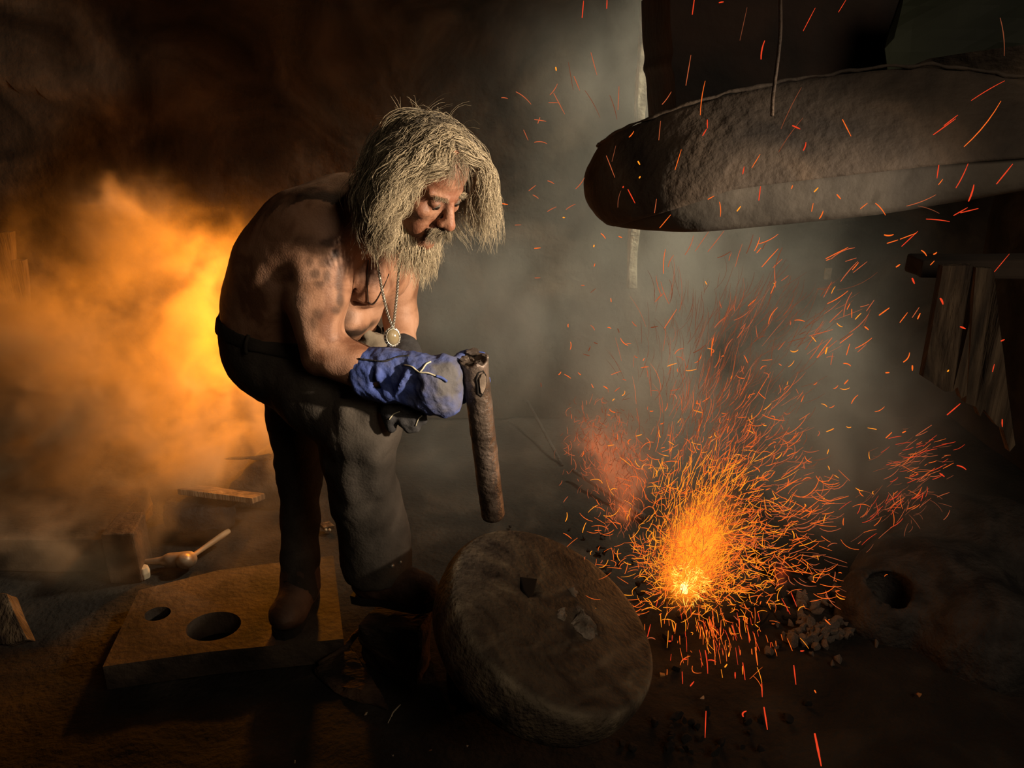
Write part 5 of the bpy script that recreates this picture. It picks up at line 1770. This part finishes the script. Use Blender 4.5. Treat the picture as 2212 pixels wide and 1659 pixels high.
for a_ in ((1528, 268, -85, 18, 'red', 1.3, 0), (1522, 286, 62, 16, 'red', 1.3, 0), (1465, 345, 76, 44, 'orange', .9, 0), (1319, 360, -66, 50, 'salmon', .9, 0), (1425, 282, 88, 40, 'salmon', .8, 0), (1364, 290, 52, 16, 'orange', 1.1, -.06), (1380, 352, -58, 9, 'yellow', 1.7, 0), (1382, 383, 60, 5, 'yellow', 1.6, 0),
           (1364, 424, -60, 34, 'red', 1.2, 0), (1326, 332, 78, 34, 'dim', .8, 0), (1437, 478, 52, 36, 'orange', 1.0, 0), (1536, 427, 30, 15, 'orange', 1.1, 0), (1555, 452, -82, 32, 'orange', 1.0, .05), (1596, 451, 55, 13, 'yellow', 1.5, 0), (1641, 418, 89, 30, 'red', 1.4, 0), (1606, 368, 84, 16, 'red', 1.3, 0), (1633, 348, 62, 32, 'orange', .9, 0),
           (1720, 275, -22, 19, 'red', 1.7, 0), (1708, 292, 58, 84, 'dim', .8, .03), (1709, 234, 68, 92, 'dim', .8, .02), (1738, 316, 78, 18, 'red', 1.4, -.08), (1829, 276, -56, 42, 'orange', 1.1, 0), (2134, 196, 32, 76, 'red', .8, .02), (2040, 274, 38, 54, 'red', 1.2, 0), (2054, 260, 40, 34, 'red', 1.1, 0), (2122, 268, 57, 112, 'orange', 1.1, -.05), (2026, 371, -88, 28, 'red', 1.2, 0),
           (2078, 380, 72, 54, 'red', 1.1, -.03), (2098, 417, 82, 36, 'red', 1.8, -.04), (2170, 376, 58, 50, 'red', 1.4, 0), (1812, 425, -45, 14, 'orange', 1.5, 0), (1902, 452, -45, 36, 'orange', 1.1, .05), (1866, 445, 42, 18, 'orange', 1.0, 0), (1755, 448, 86, 18, 'orange', 1.0, 0), (1763, 410, 50, 12, 'yellow', 1.5, 0), (1711, 404, 75, 8, 'orange', 1.2, 0), (1774, 464, 70, 18, 'orange', 1.3, -.06),
           (2032, 393, 58, 14, 'orange', 1.0, 0), (1990, 433, 22, 64, 'salmon', .8, -.04), (2075, 457, 32, 32, 'red', 1.2, 0), (2094, 455, 14, 38, 'red', 1.2, 0), (2006, 453, -18, 52, 'dim', .8, .04), (2026, 476, -6, 52, 'red', 1.1, .02), (1416, 445, 85, 30, 'salmon', .9, 0), (1338, 430, 82, 36, 'dim', .8, .06), (1346, 404, 75, 4, 'red', 1.5, 0)):
    lone(*a_[:5], r=a_[5], bend=a_[6], zone=0, Y=1.45)
for a_ in ((1920, 507, 2, 20, 'orange', 1.6, -.1), (1928, 522, 18, 24, 'orange', 1.1, 0), (1965, 516, 48, 44, 'red', 1.0, 0), (1962, 510, 22, 36, 'orange', 1.0, 0), (1996, 547, -42, 18, 'orange', 1.3, .08), (2020, 547, 35, 8, 'orange', 1.5, -.1), (1940, 574, 38, 10, 'orange', 1.6, 0), (1973, 607, -60, 14, 'red', 2.0, 0), (2034, 651, -58, 16, 'red', 2.2, .06), (2014, 568, 52, 12, 'orange', 1.0, 0), (2080, 708, -22, 13, 'red', 2.0, 0), (1985, 683, 75, 14, 'orange', 1.5, 0),
           (1952, 686, 60, 26, 'orange', 1.0, 0), (1910, 673, 40, 26, 'orange', 1.5, 0), (1872, 709, -38, 12, 'orange', 1.6, 0), (1958, 772, 65, 24, 'orange', 1.3, -.15), (1971, 795, -80, 12, 'orange', 1.8, 0), (1917, 805, 5, 8, 'orange', 1.5, 0), (2166, 735, 28, 8, 'red', 1.6, 0), (2164, 568, 58, 46, 'red', .8, 0), (2060, 884, 48, 36, 'red', 1.4, 0), (2165, 914, -78, 18, 'red', 1.4, 0), (2146, 795, 88, 18, 'red', 1.0, 0), (2048, 801, 60, 5, 'yellow', 1.6, 0), (1833, 662, 70, 14, 'orange', 1.0, 0), (1840, 677, -82, 20, 'orange', 1.0, 0), (1880, 660, 62, 28, 'salmon', .9, 0), (1978, 675, 64, 26, 'salmon', .9, 0),
           (1830, 788, -20, 18, 'orange', 1.2, .12), (1828, 825, 55, 12, 'orange', 1.4, 0), (1785, 757, 85, 16, 'yellow', 1.6, 0), (1832, 755, 82, 26, 'orange', 1.0, 0), (1797, 775, 88, 28, 'salmon', .9, 0), (1862, 752, 48, 24, 'salmon', .9, 0), (2077, 1010, -25, 24, 'red', 1.4, .08), (2035, 1026, -35, 14, 'red', 1.6, 0), (1995, 930, 40, 40, 'salmon', .8, 0), (1920, 940, 50, 18, 'orange', 1.2, 0), (1953, 933, 30, 8, 'orange', 1.5, 0), (1848, 575, 55, 20, 'orange', 1.0, 0), (1858, 577, 42, 36, 'salmon', .8, 0), (1838, 561, 18, 24, 'salmon', .8, 0)):
    lone(*a_[:5], r=a_[5], bend=a_[6], zone=3, Y=R_.uniform(1.58, 1.68))
for a_ in ((1767, 1620, -74, 92, 'red', 2.6, 0), (1654, 1552, -77, 62, 'red', 1.8, 0), (1524, 1565, -87, 72, 'red', 1.2, 0), (1646, 1491, -82, 36, 'red', 1.4, 0), (1717, 1458, -78, 52, 'red', 1.4, 0), (1526, 1430, -80, 62, 'red', 1.3, .02), (1543, 1400, -80, 44, 'orange', 1.3, 0), (1607, 1450, -78, 46, 'red', 1.3, 0), (1634, 1418, -78, 48, 'orange', 1.5, 0), (1609, 1542, 70, 16, 'red', 1.8, .3), (1568, 1438, 62, 9, 'yellow', 1.7, 0), (1575, 1413, 86, 12, 'yellow', 1.6, 0),
           (1588, 1459, -84, 16, 'red', 1.6, 0), (1538, 1428, -15, 18, 'red', 1.4, .15), (1495, 1477, 60, 14, 'red', 1.6, 0), (1474, 1464, -84, 32, 'red', 1.0, 0), (1761, 1494, -60, 8, 'orange', 1.5, 0), (1788, 1344, -45, 18, 'orange', 1.4, 0), (1758, 1257, -25, 10, 'orange', 1.5, 0), (1733, 1406, 5, 8, 'red', 1.6, 0), (1447, 1385, 5, 6, 'red', 2.0, 0), (1341, 1348, -52, 18, 'orange', 1.4, 0), (1360, 1376, 15, 8, 'red', 2.4, 0), (1280, 1345, -30, 5, 'yellow', 2.0, 0), (1402, 1362, 82, 32, 'red', 1.1, 0), (1715, 1295, -65, 40, 'red', 1.0, 0), (1698, 1310, -60, 46, 'red', .9, 0), (1713, 1155, -72, 20, 'yellow', 1.2, .1), (1480, 1424, 0, 8, 'red', 1.8, 0), (1420, 1300, 80, 24, 'red', 1.0, 0)):
    lone(*a_[:5], r=a_[5], bend=a_[6], zone=4, Y=1.36 if a_[1] > 1480 else 1.62)
for i in range(62):
    x, y = R_.uniform(1420, 1880), R_.uniform(515, 760)
    lone(x, y, 70 - (x - 1500) * .07 + R_.gauss(0, 22), R_.uniform(14, 56), R_.choice(('salmon', 'orange', 'salmon', 'dim')), r=R_.uniform(.7, 1.05), bend=R_.gauss(0, .05), zone=5, Y=R_.uniform(1.7, 2.05))
for i in range(26):
    x, y = R_.uniform(1150, 1420), R_.uniform(560, 900)
    lone(x, y, R_.uniform(0, 180), R_.uniform(6, 16), R_.choice(('salmon', 'orange', 'dim')), r=R_.uniform(.8, 1.2), bend=R_.gauss(0, .06), zone=6, Y=R_.uniform(1.75, 2.05))
